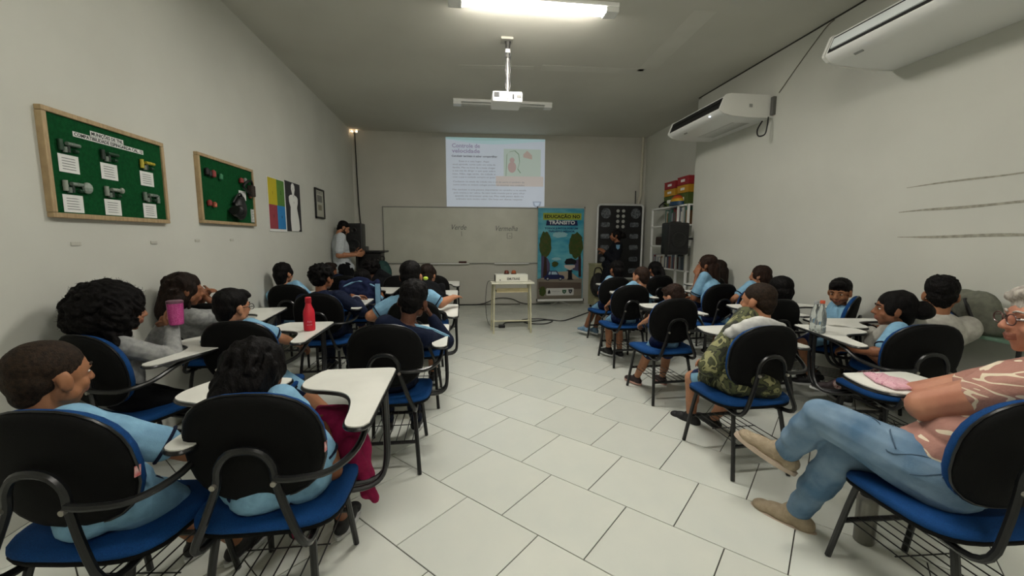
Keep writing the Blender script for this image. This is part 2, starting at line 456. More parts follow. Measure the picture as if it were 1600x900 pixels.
M_RED = mat('dull_red', '8c3330', .5); M_BLK = mat('black_rubber', '0c0d0d', .5)
def can(x, z, m, l=.06, r=.018, name='canister'):
    mb = MB(); mb.lathe((.023 + r, x, z - l / 2), [(r * .6, 0), (r, .006), (r, l - .01), (r * .5, l - .004), (r * .5, l)], 12); return mb.obj(name, m, t, smooth=True)
can(.09, .42, M_BLK); can(.182, .415, M_RED); can(.13, .41, M_BLK, .05); can(.285, .405, mat('can_green', '1f6b45', .5), .055)
can(.093, .167, M_RED, .05); can(.163, .158, mat('dull_orange', '9a5238', .5), .045); can(.112, .172, M_PAPER, .03, .01)
can(.622, .42, M_RED, .05, .02); can(.70, .43, mat('can_grey', '7d827c', .5), .05, .017)
mb = MB(); mb.ell((.065, .52, .15), (.045, .085, .105)); mb.ell((.09, .47, .13), (.04, .05, .05)); mb.ell((.05, .58, .22), (.03, .05, .06))
mb.obj('face_mask', M_BLK, t, smooth=True)
mb = MB(); mb.cyl((.085, .40, .12), .045, .05, 16, Matrix.Rotation(1.2, 3, 'X')); mb.obj('mask_filter', M_BLK, t, smooth=True)
mb = MB(); mb.tube([(.05, .44, .20), (.07, .48, .27), (.07, .54, .285), (.05, .60, .22), (.05, .60, .12)], .009, 6, smooth=5); mb.obj('mask_strap', M_BLK, t, smooth=True)
mb = MB(); mb.tube([(.05, .64, .37), (.06, .70, .42), (.06, .78, .43), (.05, .81, .36), (.05, .77, .31), (.05, .69, .34)], .012, 6, smooth=5, closed=True); mb.obj('utility_belt', M_BLK, t, smooth=True)
MB().rbox((.05, .79, .34), (.05, .07, .11), .01).obj('belt_pouch', mat('brown_leather', '2e231c', .7), t)
can(.785, .29, mat('dull_orange', '9a5238', .5), .04, .015)
P.rect('card', .60, .24, .728, .328, M_PAPER); P.poly('print_lines', [[(.615, .315 - .013 * k), (.71, .315 - .013 * k), (.71, .312 - .013 * k), (.615, .312 - .013 * k)] for k in range(5)], M_INK, 2)
mb = MB()
for dx in (0, .035): mb.box((.03, .80 + dx, .10), (.012, .006, .13))
for k in range(5): mb.box((.03, .8175, .045 + .027 * k), (.012, .035, .006))
mb.obj('wire_rack', M_PAPER, t)

# colour poster and silhouette poster
def sheet(name, label, cat, y0, y1, z0, z1, m, curl=.03, tilt=.0):
    t = thing(name, label, cat, (XL + .003, y0, z0)); mb = MB(); n = 8; W = y1 - y0; Hh = z1 - z0; vs = []
    return t, W, Hh
t, W_, H_ = sheet('colour_poster', 'paper poster of four coloured squares, yellow, green, red and blue, numbered', 'poster', 4.88, 5.345, 1.45, 2.05, None)
MB().rbox((.002, W_ / 2, H_ / 2), (.004, W_, H_), .0015).obj('sheet', M_PAPER, t)
P = Panel((.0042, 0, 0), (0, 1, 0), (0, 0, 1), (1, 0, 0), t)
P.rect('yellow_square', .012, H_ * .5, W_ * .5, H_ - .005, mat('print_yellow', 'b8a91c', .7)); P.rect('green_square', W_ * .5, H_ * .5, W_ - .03, H_ - .005, mat('print_green', '4d7a2e', .7))
P.rect('red_square', .012, .03, W_ * .47, H_ * .5, mat('print_red', '8d3540', .7)); P.rect('blue_square', W_ * .47, .03, W_ - .03, H_ * .5, mat('print_blue', '1f78b4', .7))
for s_, x, z in (('1', .12, .43), ('2', .335, .45), ('3', .12, .17), ('4', .335, .17)): P.text(s_, .05, x, z, M_DARK)
t, W_, H_ = sheet('silhouette_poster', 'black paper target poster with a white human silhouette', 'poster', 5.35, 5.815, 1.462, 2.07, None)
MB().rbox((.002, W_ / 2, H_ / 2), (.004, W_, H_), .0015).obj('sheet', mat('black_print', '262528', .8), t)
P = Panel((.0042, 0, 0), (0, 1, 0), (0, 0, 1), (1, 0, 0), t)
cx = W_ * .5
body = [(cx - .10, 0), (cx - .115, .15), (cx - .10, .30), (cx - .135, .36), (cx - .14, .42), (cx - .10, .445), (cx - .03, .455), (cx - .035, .48), (cx - .055, .52), (cx - .05, .57), (cx - .02, .597),
        (cx + .02, .597), (cx + .05, .57), (cx + .055, .52), (cx + .035, .48), (cx + .03, .455), (cx + .10, .445), (cx + .14, .42), (cx + .135, .36), (cx + .10, .30), (cx + .15, .15), (cx + .165, .03), (cx + .12, 0)]
P.poly('white_silhouette', body, M_PAPER)
for x, z in ((0, .53), (.005, .44), (.01, .36)): P.text('5', .035, cx + x, z, M_DARK)
t, W_, H_ = sheet('picture_frame', 'small black framed certificate near the far left corner', 'picture', 6.365, 6.76, 1.672, 2.11, None)
for c, d in (((.012, W_ / 2, .012), (.024, W_, .024)), ((.012, W_ / 2, H_ - .012), (.024, W_, .024)), ((.012, .012, H_ / 2), (.024, .024, H_)), ((.012, W_ - .012, H_ / 2), (.024, .024, H_))):
    MB().rbox(c, d, .003).obj('frame_bar', M_BLACKP, t)
MB().box((.006, W_ / 2, H_ / 2), (.008, W_ - .03, H_ - .03)).obj('certificate', mat('certificate_paper', 'a8a89a', .4), t)
P = Panel((.0102, 0, 0), (0, 1, 0), (0, 0, 1), (1, 0, 0), t)
P.rect('printed_photo', .09, .24, W_ - .09, .34, mat('photo_grey', '6c6d68', .6)); P.rect('printed_photo', .12, .12, W_ - .12, .20, mat('photo_brown', '7a7563', .6))
P.poly('print_lines', [[(.07, .365 + .02 * k), (W_ - .07, .365 + .02 * k), (W_ - .07, .37 + .02 * k), (.07, .37 + .02 * k)] for k in range(2)], M_INK)

# cable hanging in the far left corner from a small junction box, clear tape glints imitated by glowing beads
t = thing('hanging_cable', 'dark cable dropping down the far left corner from a junction box with glowing glint beads', 'cable', (XL + .09, YB(XL) - .03, ZC))
A_ = Vector((XL + .09, YB(XL) - .03, ZC))
pts = [aty(554, 206, 8.6) - A_, aty(557, 260, 8.6) - A_, aty(560, 310, 8.6) - A_, aty(563, 345, 8.6) - A_, aty(567, 362, 8.55) - A_, aty(566, 383, 8.45) - A_]
MB().tube(pts, .011, 6, smooth=5).obj('cable', M_BLACKP, t, smooth=True)
MB().rbox((0, 0, -.03), (.10, .05, .06), .008).obj('junction_box', M_WHITEP, t)
for dx in (-.06, .03): MB().ell((dx, -.035, -.03), (.018, .012, .012), n=8, k=6).obj('glint_bead', mat('warm_glint', 'ffd9b0', .3, emit=9), t)

# ================================================================== BACK WALL
bu = Vector((1, SB, 0)).normalized(); bn = Vector((SB, -1, 0)).normalized(); bz = Vector((0, 0, 1))
def bp(x, z, off=0.0): return Vector((x, YB(x), z)) + bn * off
# whiteboard
t = thing('whiteboard', 'wide white marker board with faint handwriting, hung on the back wall', 'whiteboard', bp(-1.535, .87))
W_ = 3.175; H_ = 1.15
Mx = Matrix((bu, -bn, bz)).transposed()
def bb(c, d): return MB().rbox(Mx @ Vector(c), d, .004, Mx)
bb((W_ / 2, -.012, H_ / 2), (W_, .018, H_)).obj('board_surface', mat('board_enamel', 'c4c5b8', .3, 'bcbdb0', 3), t)
for c, d in (((W_ / 2, -.016, H_ - .008), (W_ + .01, .03, .018)), ((W_ / 2, -.016, .008), (W_ + .01, .03, .018)), ((.006, -.016, H_ / 2), (.014, .03, H_)), ((W_ - .006, -.016, H_ / 2), (.014, .03, H_))):
    bb(c, d).obj('frame_rail', mat('board_frame', '83847e', .5), t)
for x0, x1 in ((.93, 1.72), (2.24, 2.96)):
    bb(((x0 + x1) / 2, -.045, .0), (x1 - x0, .07, .02)).obj('pen_tray', M_WHITEP, t)
P = Panel(bn * .0215, bu, bz, bn, t)
M_PEN = mat('marker_ink', '5d5f5c', .6)
P.text('Verde', .15, 1.50, .74, M_PEN, shear=.35, width=.30, name='handwriting'); P.text('Vermelha', .15, 2.48, .72, M_PEN, shear=.35, width=.45, name='handwriting')
for pts in ([(1.56, .66), (1.57, .56)], [(2.50, .62), (2.60, .63), (2.60, .52), (2.50, .52), (2.50, .62)], [(2.53, .55), (2.55, .57), (2.57, .55)]):
    P.poly('handwriting', [[(a[0], a[1]), (b[0], b[1]), (b[0] + .008, b[1] + .006), (a[0] + .008, a[1] + .006)] for a, b in zip(pts, pts[1:])], M_PEN)
o = bb((0, 0, 0), (.16, .05, .04)).obj('board_eraser', mat('eraser_felt', '4a2f28', .8), label='brown board eraser lying on the left pen tray of the whiteboard', cat='eraser')
o.location = bp(.05, .90, .045)

# projected slide: the projector's light on the wall, put in as a glowing panel
t = thing('projected_slide', 'bright projected slide with a text column and a small drawing, above the whiteboard', 'projection', bp(-.262, 2.03))
W_ = 2.005; H_ = 1.365
M_SL = mat('slide_light', 'b6bfc9', .9, 'bcc4cf', .8, emit=.33)
def em(n, c, e=.5): return mat('slide_' + n, c, .9, emit=e)
MB().box(Mx @ Vector((W_ / 2, -.002, H_ / 2)), (W_, .003, H_), Mx).obj('slide_area', M_SL, t)
P = Panel(bn * .004, bu, bz, bn, t)
P.poly('wave_band', [(0, H_), (0, H_ - .10)] + [(W_ * i / 20, H_ - .06 - .05 * math.sin(i / 20 * 4.6 - .4) - .03 * (i / 20)) for i in range(21)] + [(W_, H_)], em('teal', 'a9c3c8', 0.33))
P.poly('wave_band', [(0, H_), (0, H_ - .05)] + [(W_ * i / 20, H_ - .03 - .03 * math.sin(i / 20 * 4.6)) for i in range(21)] + [(W_, H_)], em('teal_dark', '9dbfc0', 0.31), 2)
P.rect('drawing_ground', 1.16, .56, 1.92, 1.16, em('pale_green', 'b3c1b9', 0.28), 1)
P.rect('drawing_sand', 1.0, .42, 1.98, .62, em('sand', 'bfb8b4', 0.31), 2)
M_TX = mat('slide_text', '878b95', .9, emit=.16); M_TP = mat('slide_title', '9a95b0', .9, emit=.2)
P.text('Controle de', .11, .40, 1.20, M_TP, 3, off=.002, width=.56); P.text('velocidade', .11, .40, 1.10, M_TP, 3, off=.002, width=.56)
P.text('Conduzir também é saber compartilhar', .05, .57, 1.0, mat('slide_head', '757a85', .9, emit=.12), 3, off=.0015, width=.92)
L1 = ['Esse é o seu lugar. Aqui', 'você aprende, como tudo em volta da', 'família. Mas na hora de a mesa chegar', 'a sua vez de dirigir o que quer sobre', 'isso. Não, siga atrás, de cidade e', 'com a paz e cuidado sempre ao guiar']
for i, s_ in enumerate(L1): P.text(s_, .045, .56, .90 - .062 * i, M_TX, 3, width=.86 if i else .6)
for i, s_ in enumerate(['Conhecer os sinais da cidade não é só de carro é também de', 'como todos os nossos colegas podem se envolver nos cuidados']): P.text(s_, .045, .86, .50 - .062 * i, M_TX, 3, width=1.45)
for i, s_ in enumerate(['Mas também é uma pessoa importante no caminho e na escola', 'pois ensina a ter calma. Se nem todo mundo parar para olhar', 'quando vai atravessar uma rua. Mas cada passo dado no', 'trânsito tem muito valor. De hoje em diante respeite']): P.text(s_, .045, .87, .34 - .062 * i, M_TX, 3, width=1.5 - .05 * i)
ring = []
arc = [(1.20, .62), (1.22, 1.05), (1.28, 1.10), (1.38, 1.12), (1.46, 1.05), (1.48, .9), (1.44, .76), (1.5, .68)]
P.poly('drawing_outline', [[a, b, (b[0] + .012, b[1] + .012), (a[0] + .012, a[1] + .012)] for a, b in zip(arc, arc[1:])], em('olive', '7f9a80', 0.24), 3)
P.disc('drawing_figure', 1.33, .80, .085, em('rose', 'b39e9c', 0.27), 3, ry=.11); P.disc('drawing_figure', 1.33, .94, .05, em('rose', 'b39e9c', 0.27), 3)
P.poly('drawing_house', [(1.56, 1.0), (1.74, .96), (1.74, 1.04), (1.64, 1.13), (1.56, 1.06)], em('brick', 'b5a59d', 0.27), 3)
P.poly('corner_crest', [(1.76, .12), (1.94, .12), (1.92, .03), (1.85, -.0), (1.78, .03)], em('crest', '98a5b8', 0.24), 3)
P.poly('corner_crest', [(1.79, .10), (1.91, .10), (1.89, .045), (1.85, .02), (1.81, .045)], em('crest_in', 'b9c4d2', 0.34), 4)

# roll-up banner
bx0, bx1 = 1.585, 2.60
t = thing('roll_up_banner', 'roll-up banner about traffic education with blue sky, trees and a small car', 'banner', (1.6, 8.36, 0))
P0 = aty(839.5, 466, 8.36); P1 = aty(911, 467, 8.36); P2 = aty(913.5, 326, 8.40); P3 = aty(843.5, 325, 8.40)
O_ = Vector((P0.x, 8.36, .12)) - Vector((1.6, 8.36, 0)); BW = 0.965; BH = P2.z - .12
MB().rbox(O_ + Vector((BW / 2, .0, BH / 2)), (BW, .004, BH), .001).obj('banner_sheet', mat('banner_sky', '2f8aa6', .5, '66aebb', 2.2, stretch=(1, 1, 2.5), spec=.2), t)
P = Panel(O_ + Vector((0, -.0028, 0)), (1, 0, 0), (0, 0, 1), (0, -1, 0), t)
def Z(py): return BH * (466 - py) / (466 - 326)
def Xb(px): return BW * (px - 839.5) / 72.5
c3 = lambda *a: [(Xb(835 + x / 10), Z(390 + y / 10)) for x, y in a]
c2 = lambda *a: [(Xb(834 + x / 11.25), Z(320 + y / 11.25)) for x, y in a]
mt = lambda n, c: mat('print_' + n, c, .5, spec=.2)
P.poly('printed_ground', c3((40, 780), (760, 780), (760, 440), (440, 330), (40, 440)), mt('ground', '7f776c'))
P.poly('printed_path', c3((330, 330), (560, 320), (720, 440), (90, 440)), mt('path', '9f9383'), 2)
P.poly('printed_road', c3((60, 600), (745, 600), (745, 500), (60, 480)), mt('road', '5b5048'), 2)
P.poly('printed_stones', c3((60, 780), (750, 780), (750, 700), (60, 720)), mt('stones', '6f6a5e'), 3)
P.poly('printed_buildings', c3((100, 420), (240, 420), (240, 200), (200, 120), (100, 60)), mt('purple', '4d4560'), 2)
P.poly('printed_buildings', c3((600, 300), (740, 330), (740, 120), (640, 150)), mt('purple', '4d4560'), 2)
def blob2(cx_, cy_, rx, ry, seed, n=26):
    r = random.Random(seed); return [(cx_ + rx * (1 + .12 * r.uniform(-1, 1)) * math.cos(2 * math.pi * i / n), cy_ + ry * (1 + .12 * r.uniform(-1, 1)) * math.sin(2 * math.pi * i / n)) for i in range(n)]
MTR = mat('print_foliage', '2c4a1d', .5, '4a4a20', 14, spec=.2)
P.poly('printed_trunk', c3((130, 420), (150, 60), (180, 60), (200, 420)), mt('trunk', '33231f'), 3)
P.poly('printed_trunk', c3((700, 410), (690, 20), (730, 20), (745, 410)), mt('trunk', '33231f'), 3)
q = blob2(Xb(851.5), Z(381), .125, .27, 3); P.poly('printed_crown', [(max(a, .003), b) for a, b in q], MTR, 4)
q = blob2(Xb(900), Z(382), .16, .26, 8); P.poly('printed_crown', [(min(a, BW - .003), b) for a, b in q], MTR, 4)
P.poly('printed_crown', blob2(Xb(867), Z(411), .07, .06, 5), MTR, 4)
P.poly('printed_crown', blob2(Xb(847.5), Z(453), .07, .10, 6), MTR, 4)
P.poly('printed_cloud', blob2(Xb(874), Z(366), .16, .06, 11), mt('cloud', '8fbcc4'), 1); P.poly('printed_cloud', blob2(Xb(869), Z(403), .10, .03, 12), mt('cloud', '8fbcc4'), 2)
P.poly('title_box', c2((150, 268), (830, 262), (830, 150), (150, 150)), mt('yellow_box', '97a33a'), 3)
P.poly('title_box', c2((200, 362), (768, 362), (755, 275), (215, 275)), mt('navy_box', '18264f'), 3)
c = c2((490, 212))[0]; P.text('EDUCAÇÃO NO', .09, c[0], c[1], mt('black_letters', '171a17'), 5, off=.0028, width=.745)
c = c2((485, 322))[0]; P.text('TRÂNSITO', .10, c[0], c[1] + .01, mt('white_letters', 'd7dcdc'), 5, off=.003, width=.55)
c = c2((475, 412))[0]; P.text('TODOS JUNTOS POR UM', .05, c[0], c[1], mt('navy_letters', '123f66'), 5, off=.0022, width=.70)
c = c2((478, 463))[0]; P.text('TRÂNSITO MELHOR', .05, c[0], c[1], mt('navy_letters', '123f66'), 5, off=.0022, width=.56)
nv = mt('car_navy', '1c2450')
P.poly('printed_car', [c3((150, 430), (150, 400), (185, 380), (205, 315), (350, 312), (385, 375), (450, 385), (475, 410), (470, 440), (150, 445))], nv, 6)
P.poly('printed_car_window', [c3((215, 370), (228, 325), (255, 325), (250, 370)), c3((265, 370), (268, 325), (340, 325), (365, 370))], mt('glass', '9db6c4'), 7)
for x in (205, 408):
    c = c3((x, 436))[0]; P.disc('printed_wheel', c[0], c[1], .038, mt('tyre', '17182a'), 7); P.disc('printed_wheel', c[0], c[1], .02, mt('hub', 'a7a9b4'), 8)
P.poly('printed_officer', [c3((530, 300), (590, 300), (600, 440), (630, 455), (515, 455), (530, 430)), c3((490, 305), (540, 320), (540, 300)), c3((580, 300), (620, 320), (580, 325))], mt('uniform', '14151b'), 6)
P.poly('printed_officer_face', [c3((465, 225), (640, 225), (640, 260), (560, 305), (480, 265))], mt('face', 'c8bcb2'), 7)
P.poly('printed_officer_cap', [c3((470, 180), (500, 130), (580, 118), (655, 150), (665, 190), (640, 212), (490, 218))], mt('uniform', '14151b'), 8)
P.poly('logo_strip', [c3(*[(a, b) for a, b in rrect(185, 582, 628, 695, 15, 3)])], mt('strip', 'c9cac6'), 6)
P.poly('logo_mark', [c3((208, 668), (215, 625), (235, 605), (250, 630), (252, 668))], M_DARK, 7)
c = c3((340, 632))[0]; P.text('PREFEITURA', .02, c[0], c[1], M_DARK, 8, width=.18)
P.poly('logo_shield', [c3((440, 610), (510, 610), (505, 650), (475, 675), (445, 650))], mt('shield_green', '2f5a3c'), 7)
P.poly('logo_shield', [c3((540, 605), (608, 605), (602, 645), (574, 674), (548, 645))], mt('shield_dark', '33363c'), 7)
for x, z in ((475, 640), (574, 635)):
    c = c3((x, z))[0]; P.disc('logo_star', c[0], c[1], .014, mt('hub', 'a7a9b4'), 8, n=5)
MB().rbox(O_ + Vector((BW / 2, 0, BH + .012)), (BW + .02, .02, .03), .004).obj('top_rail', M_ALU, t)
MB().rbox(O_ + Vector((BW / 2, 0, -.012)), (BW + .03, .06, .045), .008).obj('base_case', M_WHITEP, t)
for s_ in (-.01, BW + .01):
    MB().ell(O_ + Vector((s_, 0, BH + .014)), (.014, .014, .018), n=8, k=6).obj('end_cap', M_BLACKP, t); MB().rbox(O_ + Vector((s_ * 1.01, 0, -.012)), (.02, .064, .05), .004).obj('end_cap', M_BLACKP, t)
c = O_ + Vector((BW * .47, 0, -.03))
for e in ((-.17, -.13), (.25, -.2), (.02, .15)):
    MB().tube([c, (c.x + e[0], c.y + e[1], .008)], .008, 6).obj('foot', M_ALU, t)
MB().tube([O_ + Vector((BW * .47, .03, 0)), O_ + Vector((BW * .47, .03, BH))], .01, 6).obj('rear_pole', M_ALU, t)

# black display panel with badges behind the policewoman
pa = aty(930, 430, 8.18); pb = aty(935.5, 320, 8.3)
t = thing('display_panel', 'tall black display panel with rounded silver frame and rows of badges, leaning behind the policewoman', 'display panel', (pa.x, 8.22, .55))
PW = aty(999, 430, 8.2).x - pa.x + .03; PH = aty(968, 319, 8.3).z - .55
uz = Vector((.03, .06, 1)).normalized(); pn = Vector((1, 0, 0)).cross(uz).normalized()
pn = -pn if pn.y > 0 else pn
MB().prism(rrect(0, 0, PW, PH, .07), (0, 0, 0), (1, 0, 0), uz, pn, .03).obj('panel', mat('panel_black', '0b0c0e', .45, '121316', 12), t)
q = rrect(.012, .012, PW - .012, PH - .012, .065)
MB().tube([Vector((a, 0, 0)) + uz * b + pn * .03 for a, b in q], .021, 8, closed=True).obj('silver_frame', mat('silver_paint', 'd4d6d4', .4), t, smooth=True)
P = Panel(pn * .031, (1, 0, 0), uz, pn, t)
def u_(x): return PW * (x - 65) / 500
def v_(y): return PH * (830 - y) / 800
M_BG = mat('badge_print', '34383d', .6, '6c7176', 28); M_BW = mat('badge_white', 'a9aaa6', .6)
for x in (158, 478): P.disc('round_badge', u_(x), v_(128), .105, M_BG, t=.004)
for x in (286, 346):
    for y in (102, 157, 213, 268): P.disc('white_dot', u_(x), v_(y), .034, M_BW, t=.004)
for x, w_ in ((155, .19), (468, .19)):
    for y in (248, 370, 490, 615, 740):
        P.poly('wing_badge', rrect(u_(x) - w_ / 2, v_(y) - .048, u_(x) + w_ / 2, v_(y) + .048, .03, 3), M_BG, t=.004)
mb = MB()
for x in (.12, PW - .12): mb.rbox((x, .03, -.27), (.05, .04, .56), .006); mb.rbox((x, .02, -.53), (.05, .26, .04), .006)
mb.obj('stand_foot', M_CREAM, t)
# dark pole showing above the panel
pp = aty(994, 300, 8.3)
o = MB().tube([(0, 0, 0), (-.02, .0, 2.38)], .012, 8).obj('dark_pole', M_BLACKP, label='thin dark pole standing in the far right corner behind the display panel', cat='pole'); o.location = (pp.x + .02, 8.33, 0)

# cream side cabinet behind banner / panel, with a black bag
ca = aty(922, 476, 8.0)
t = thing('side_cabinet', 'small cream cabinet partly hidden between the banner and the black display panel', 'cabinet', (ca.x, 7.75, 0))
cw = .46; chh = aty(925, 413, 7.75).z
MB().rbox((cw / 2, .2, chh / 2 + .03), (cw, .4, chh - .06), .006).obj('body', mat('cream_wood', 'a8a582', .55, 'a09c78', 12, stretch=(1, 1, 6)), t)
MB().rbox((cw / 2, .19, chh - .01), (cw + .02, .43, .025), .005).obj('top', mat('cream_wood', 'a8a582', .55), t)
MB().rbox((cw / 2, -.008, chh / 2), (cw - .05, .016, chh - .16), .005).obj('door', mat('cream_wood', 'a8a582', .55), t)
for x in (.04, cw - .04):
    for y in (.05, .35): MB().cyl((x, y, .016), .022, .032, 10).obj('foot', M_BLACKP, t)
bc = aty(936, 444, 7.6)
t = thing('black_bag', 'black round bag hanging on the front of the cream cabinet', 'bag', (bc.x, 7.655, bc.z))
mb = MB(); mb.ell((0, 0, -.02), (.16, .09, .24)); mb.ell((0, -.06, -.08), (.12, .06, .12)); mb.obj('body', M_BLACKM, t, smooth=True)
MB().tube([(-.09, 0, .16), (-.05, .02, .30), (.05, .02, .30), (.09, 0, .16)], .012, 6, smooth=5).obj('strap', M_BLACKP, t, smooth=True)

# lectern, loudspeaker and green bag in the far left corner
lc = Vector((-1.72, 7.75, 0))
L0 = aty(566, 393, 7.75); L2_ = aty(583, 393, 7.75)
t = thing('black_lectern', 'black lectern cabinet with an overhanging top in the far left corner', 'lectern', (L0.x, 7.75, 0))
zt = aty(575, 392, 7.75).z
MB().rbox((.12, .15, zt / 2 - .02), (.42, .34, zt - .04), .01).obj('body', M_BLACKP, t)
MB().rbox((.13, .14, zt - .015), (.56, .42, .035), .008).obj('top', M_BLACKP, t)
MB().rbox((.12, -.025, zt * .55), (.32, .012, zt * .6), .004).obj('front_panel', M_BLACKM, t)
MB().rbox((.12, .15, .02), (.46, .38, .04), .006).obj('plinth', M_BLACKP, t)
o = MB().rbox((0, 0, .04), (.12, .1, .08), .01).obj('power_adapter', mat('grey_plastic', '5a5a56', .5), label='small grey power adapter on top of the black lectern', cat='adapter'); o.location = (L0.x + .03, 7.84, zt + .003)
S0 = aty(555, 369, 7.45)
t = thing('tall_loudspeaker', 'tall black loudspeaker behind the man in the white t-shirt', 'loudspeaker', (S0.x, 7.5, 0))
zt2 = aty(555, 349, 7.45).z
MB().rbox((0, 0, zt2 - .27), (.27, .26, .54), .02).obj('cabinet', M_BLACKP, t)
MB().rbox((0, -.132, zt2 - .27), (.23, .012, .48), .01).obj('grille', M_BLACKM, t)
for z, r in ((zt2 - .36, .09), (zt2 - .12, .045)):
    MB().lathe((0, 0, 0), [(r, 0), (r, .004), (r * .85, .006), (r * .3, .001)], 20).obj('cone', M_RIM, t).matrix_local = Matrix.Translation((0, -.139, z)) @ Matrix.Rotation(math.pi / 2, 4, 'X')
MB().tube([(0, 0, .03), (0, 0, zt2 - .54)], .018, 8).obj('pole', M_TUBE, t, smooth=True)
for k in range(3):
    a = k * 2.094 + .5; MB().tube([(0, 0, .35), (.27 * math.cos(a), .27 * math.sin(a), .012)], .012, 6).obj('leg', M_TUBE, t, smooth=True)

gb = aty(597, 424, 7.4)
t = thing('green_backpack', 'dark green backpack with black straps on the stool below the whiteboard corner', 'backpack', (gb.x, 7.45, gb.z - .24))
mb = MB(); mb.ell((0, 0, .20), (.16, .11, .22)); mb.ell((0, -.06, .13), (.12, .07, .12)); mb.ell((0, .0, .33), (.12, .09, .1)); mb.obj('body', mat('green_nylon', '1c4a44', .7, '15393a', 15, bump=.4, bscale=20), t, smooth=True)
MB().tube([(-.03, 0, .42), (-.03, .0, .49), (.03, 0, .49), (.03, 0, .42)], .014, 6, smooth=4).obj('handle', M_BLACKP, t, smooth=True)
MB().tube([(-.12, -.08, .05), (0, -.125, .11), (.12, -.08, .05)], .012, 6, smooth=4).obj('strap', M_BLACKP, t, smooth=True)
zs = gb.z - .25
t2 = thing('stool', 'low dark stool under the green backpack', 'stool', (gb.x, 7.45, 0))
MB().cyl((0, 0, zs - .015), .17, .03, 24).obj('seat', M_BLACKP, t2, smooth=True)
for k in range(4):
    a = k * 1.5708 + .785; MB().tube([(.11 * math.cos(a), .11 * math.sin(a), zs - .03), (.16 * math.cos(a), .16 * math.sin(a), .005)], .012, 6).obj('leg', M_TUBE, t2)

# ------------------------------------------------------------------ small desk with the sign box
t = thing('school_desk', 'small cream tubular school desk standing alone in front of the whiteboard', 'desk', (.745, 5.99, 0))
zt = .745
MB().rbox((0, 0, zt), (.62, .42, .022), .006).obj('desk_top', mat('desk_laminate', 'd6d4c2', .45), t)
for s_ in (-1, 1):
    MB().tube([(s_ * .275, -.13, .0), (s_ * .262, -.13, zt - .06), (s_ * .235, -.13, zt - .015), (0, -.13, zt - .012)], .0125, 8, smooth=4).obj('front_leg', M_CREAM, t, smooth=True)
    MB().tube([(s_ * .29, .13, .0), (s_ * .27, .13, zt - .05), (s_ * .25, .13, zt - .015), (0, .13, zt - .012)], .0125, 8, smooth=4).obj('rear_leg', M_CREAM, t, smooth=True)
    MB().tube([(s_ * .28, -.13, .16), (s_ * .28, .13, .16)], .009, 6).obj('side_rail', M_CREAM, t, smooth=True)
MB().tube([(-.275, -.0, .16), (.275, -.0, .16)], .011, 8).obj('foot_rail', M_CREAM, t, smooth=True)
MB().rbox((0, -.12, zt - .105), (.46, .012, .055), .003).obj('modesty_board', mat('pine_board', 'c2b790', .6, 'b3a67c', 9, stretch=(1, 8, 8)), t)
MB().rbox((0, .0, zt - .135), (.46, .26, .008), .002).obj('book_shelf', mat('pine_board', 'c2b790', .6), t)
t = thing('sign_box', 'white box lettered SEMUTRANS on the small school desk', 'box', (.735, 5.96, zt + .0125))
MB().rbox((0, 0, .055), (.47, .22, .105), .006).obj('box_body', mat('box_white', 'd9d9cd', .4), t)
text('SEMUTRANS', .05, mat('box_letters', '26252a', .6), (.02, -.1106, .045), (1, 0, 0), (0, 0, 1), (0, -1, 0), t, off=.0012, width=.19)
MB().rbox((-.17, -.1106, .03), (.014, .004, .018), .001).obj('switch', M_BLACKP, t)
MB().rbox((-.236, 0, .055), (.006, .19, .08), .002).obj('side_vent', M_BLACKP, t)
MB().tube([Vector(p) - Vector(t.location) for p in [(.51, 5.99, .765), (.42, 5.98, .765), (.385, 6.02, .70), (.37, 6.1, .45), (.40, 6.3, .15), (.46, 6.4, .01), (.6, 6.3, .008)]], .004, 6, smooth=6).obj('power_cord', M_BLACKP, t, smooth=True)
for i, x in enumerate((-.065, .04)):
    t = thing('amber_beacon', 'dark amber warning beacon on the white box, the %s of the two' % ('left' if i == 0 else 'right, brighter one'), 'beacon', (.735 + x, 5.96, zt + .1215), group=None)
    MB().lathe((0, 0, 0), [(.04, 0), (.04, .008), (.035, .01)], 20).obj('base', M_BLACKP, t, smooth=True)
    MB().lathe((0, 0, .01), [(.036, 0), (.032, .03), (.022, .042), (.004, .046)], 20).obj('lens', mat('amber_lens', '5a2112', .15, spec=.8) if i == 0 else mat('amber_lens_lit', '7a3a1c', .15, emit=.15), t, smooth=True)
# cables on the floor
def fl_cable(px, z=.009): return [atz(a, b, z) for a, b in px]
o = MB().tube(fl_cable([(783, 511), (790, 504), (805, 503), (830, 502), (855, 500), (863, 502), (850, 506), (825, 505), (815, 500), (840, 498), (862, 500), (880, 501), (900, 495), (922, 487), (945, 482)]), .009, 6, smooth=5).obj('extension_lead', M_BLACKP, label='black extension lead coiled on the floor right of the small desk', cat='cable', smooth=True)
pl = atz(784, 512, .0)
o = MB().rbox((pl.x, pl.y, .025), (.10, .08, .045), .01).obj('plug', M_BLACKP, label='black plug block at the end of the extension lead under the desk', cat='plug')
o = MB().tube([bp(-.3, .02, .03), bp(.4, .02, .03), bp(.75, .14, .03), bp(1.05, .13, .03), bp(1.35, .02, .03), bp(1.9, .015, .03)], .008, 6, smooth=6).obj('wall_cable', M_BLACKP, label='dark cable running along the foot of the back wall', cat='cable', smooth=True)
MB().box(Mx @ Vector((0, 0, 0)), (3.3, .012, .018), Mx).obj('baseboard_back', mat('base_dark', '55524a', .8), kind='structure').location = bp(-.4, .009, .006)

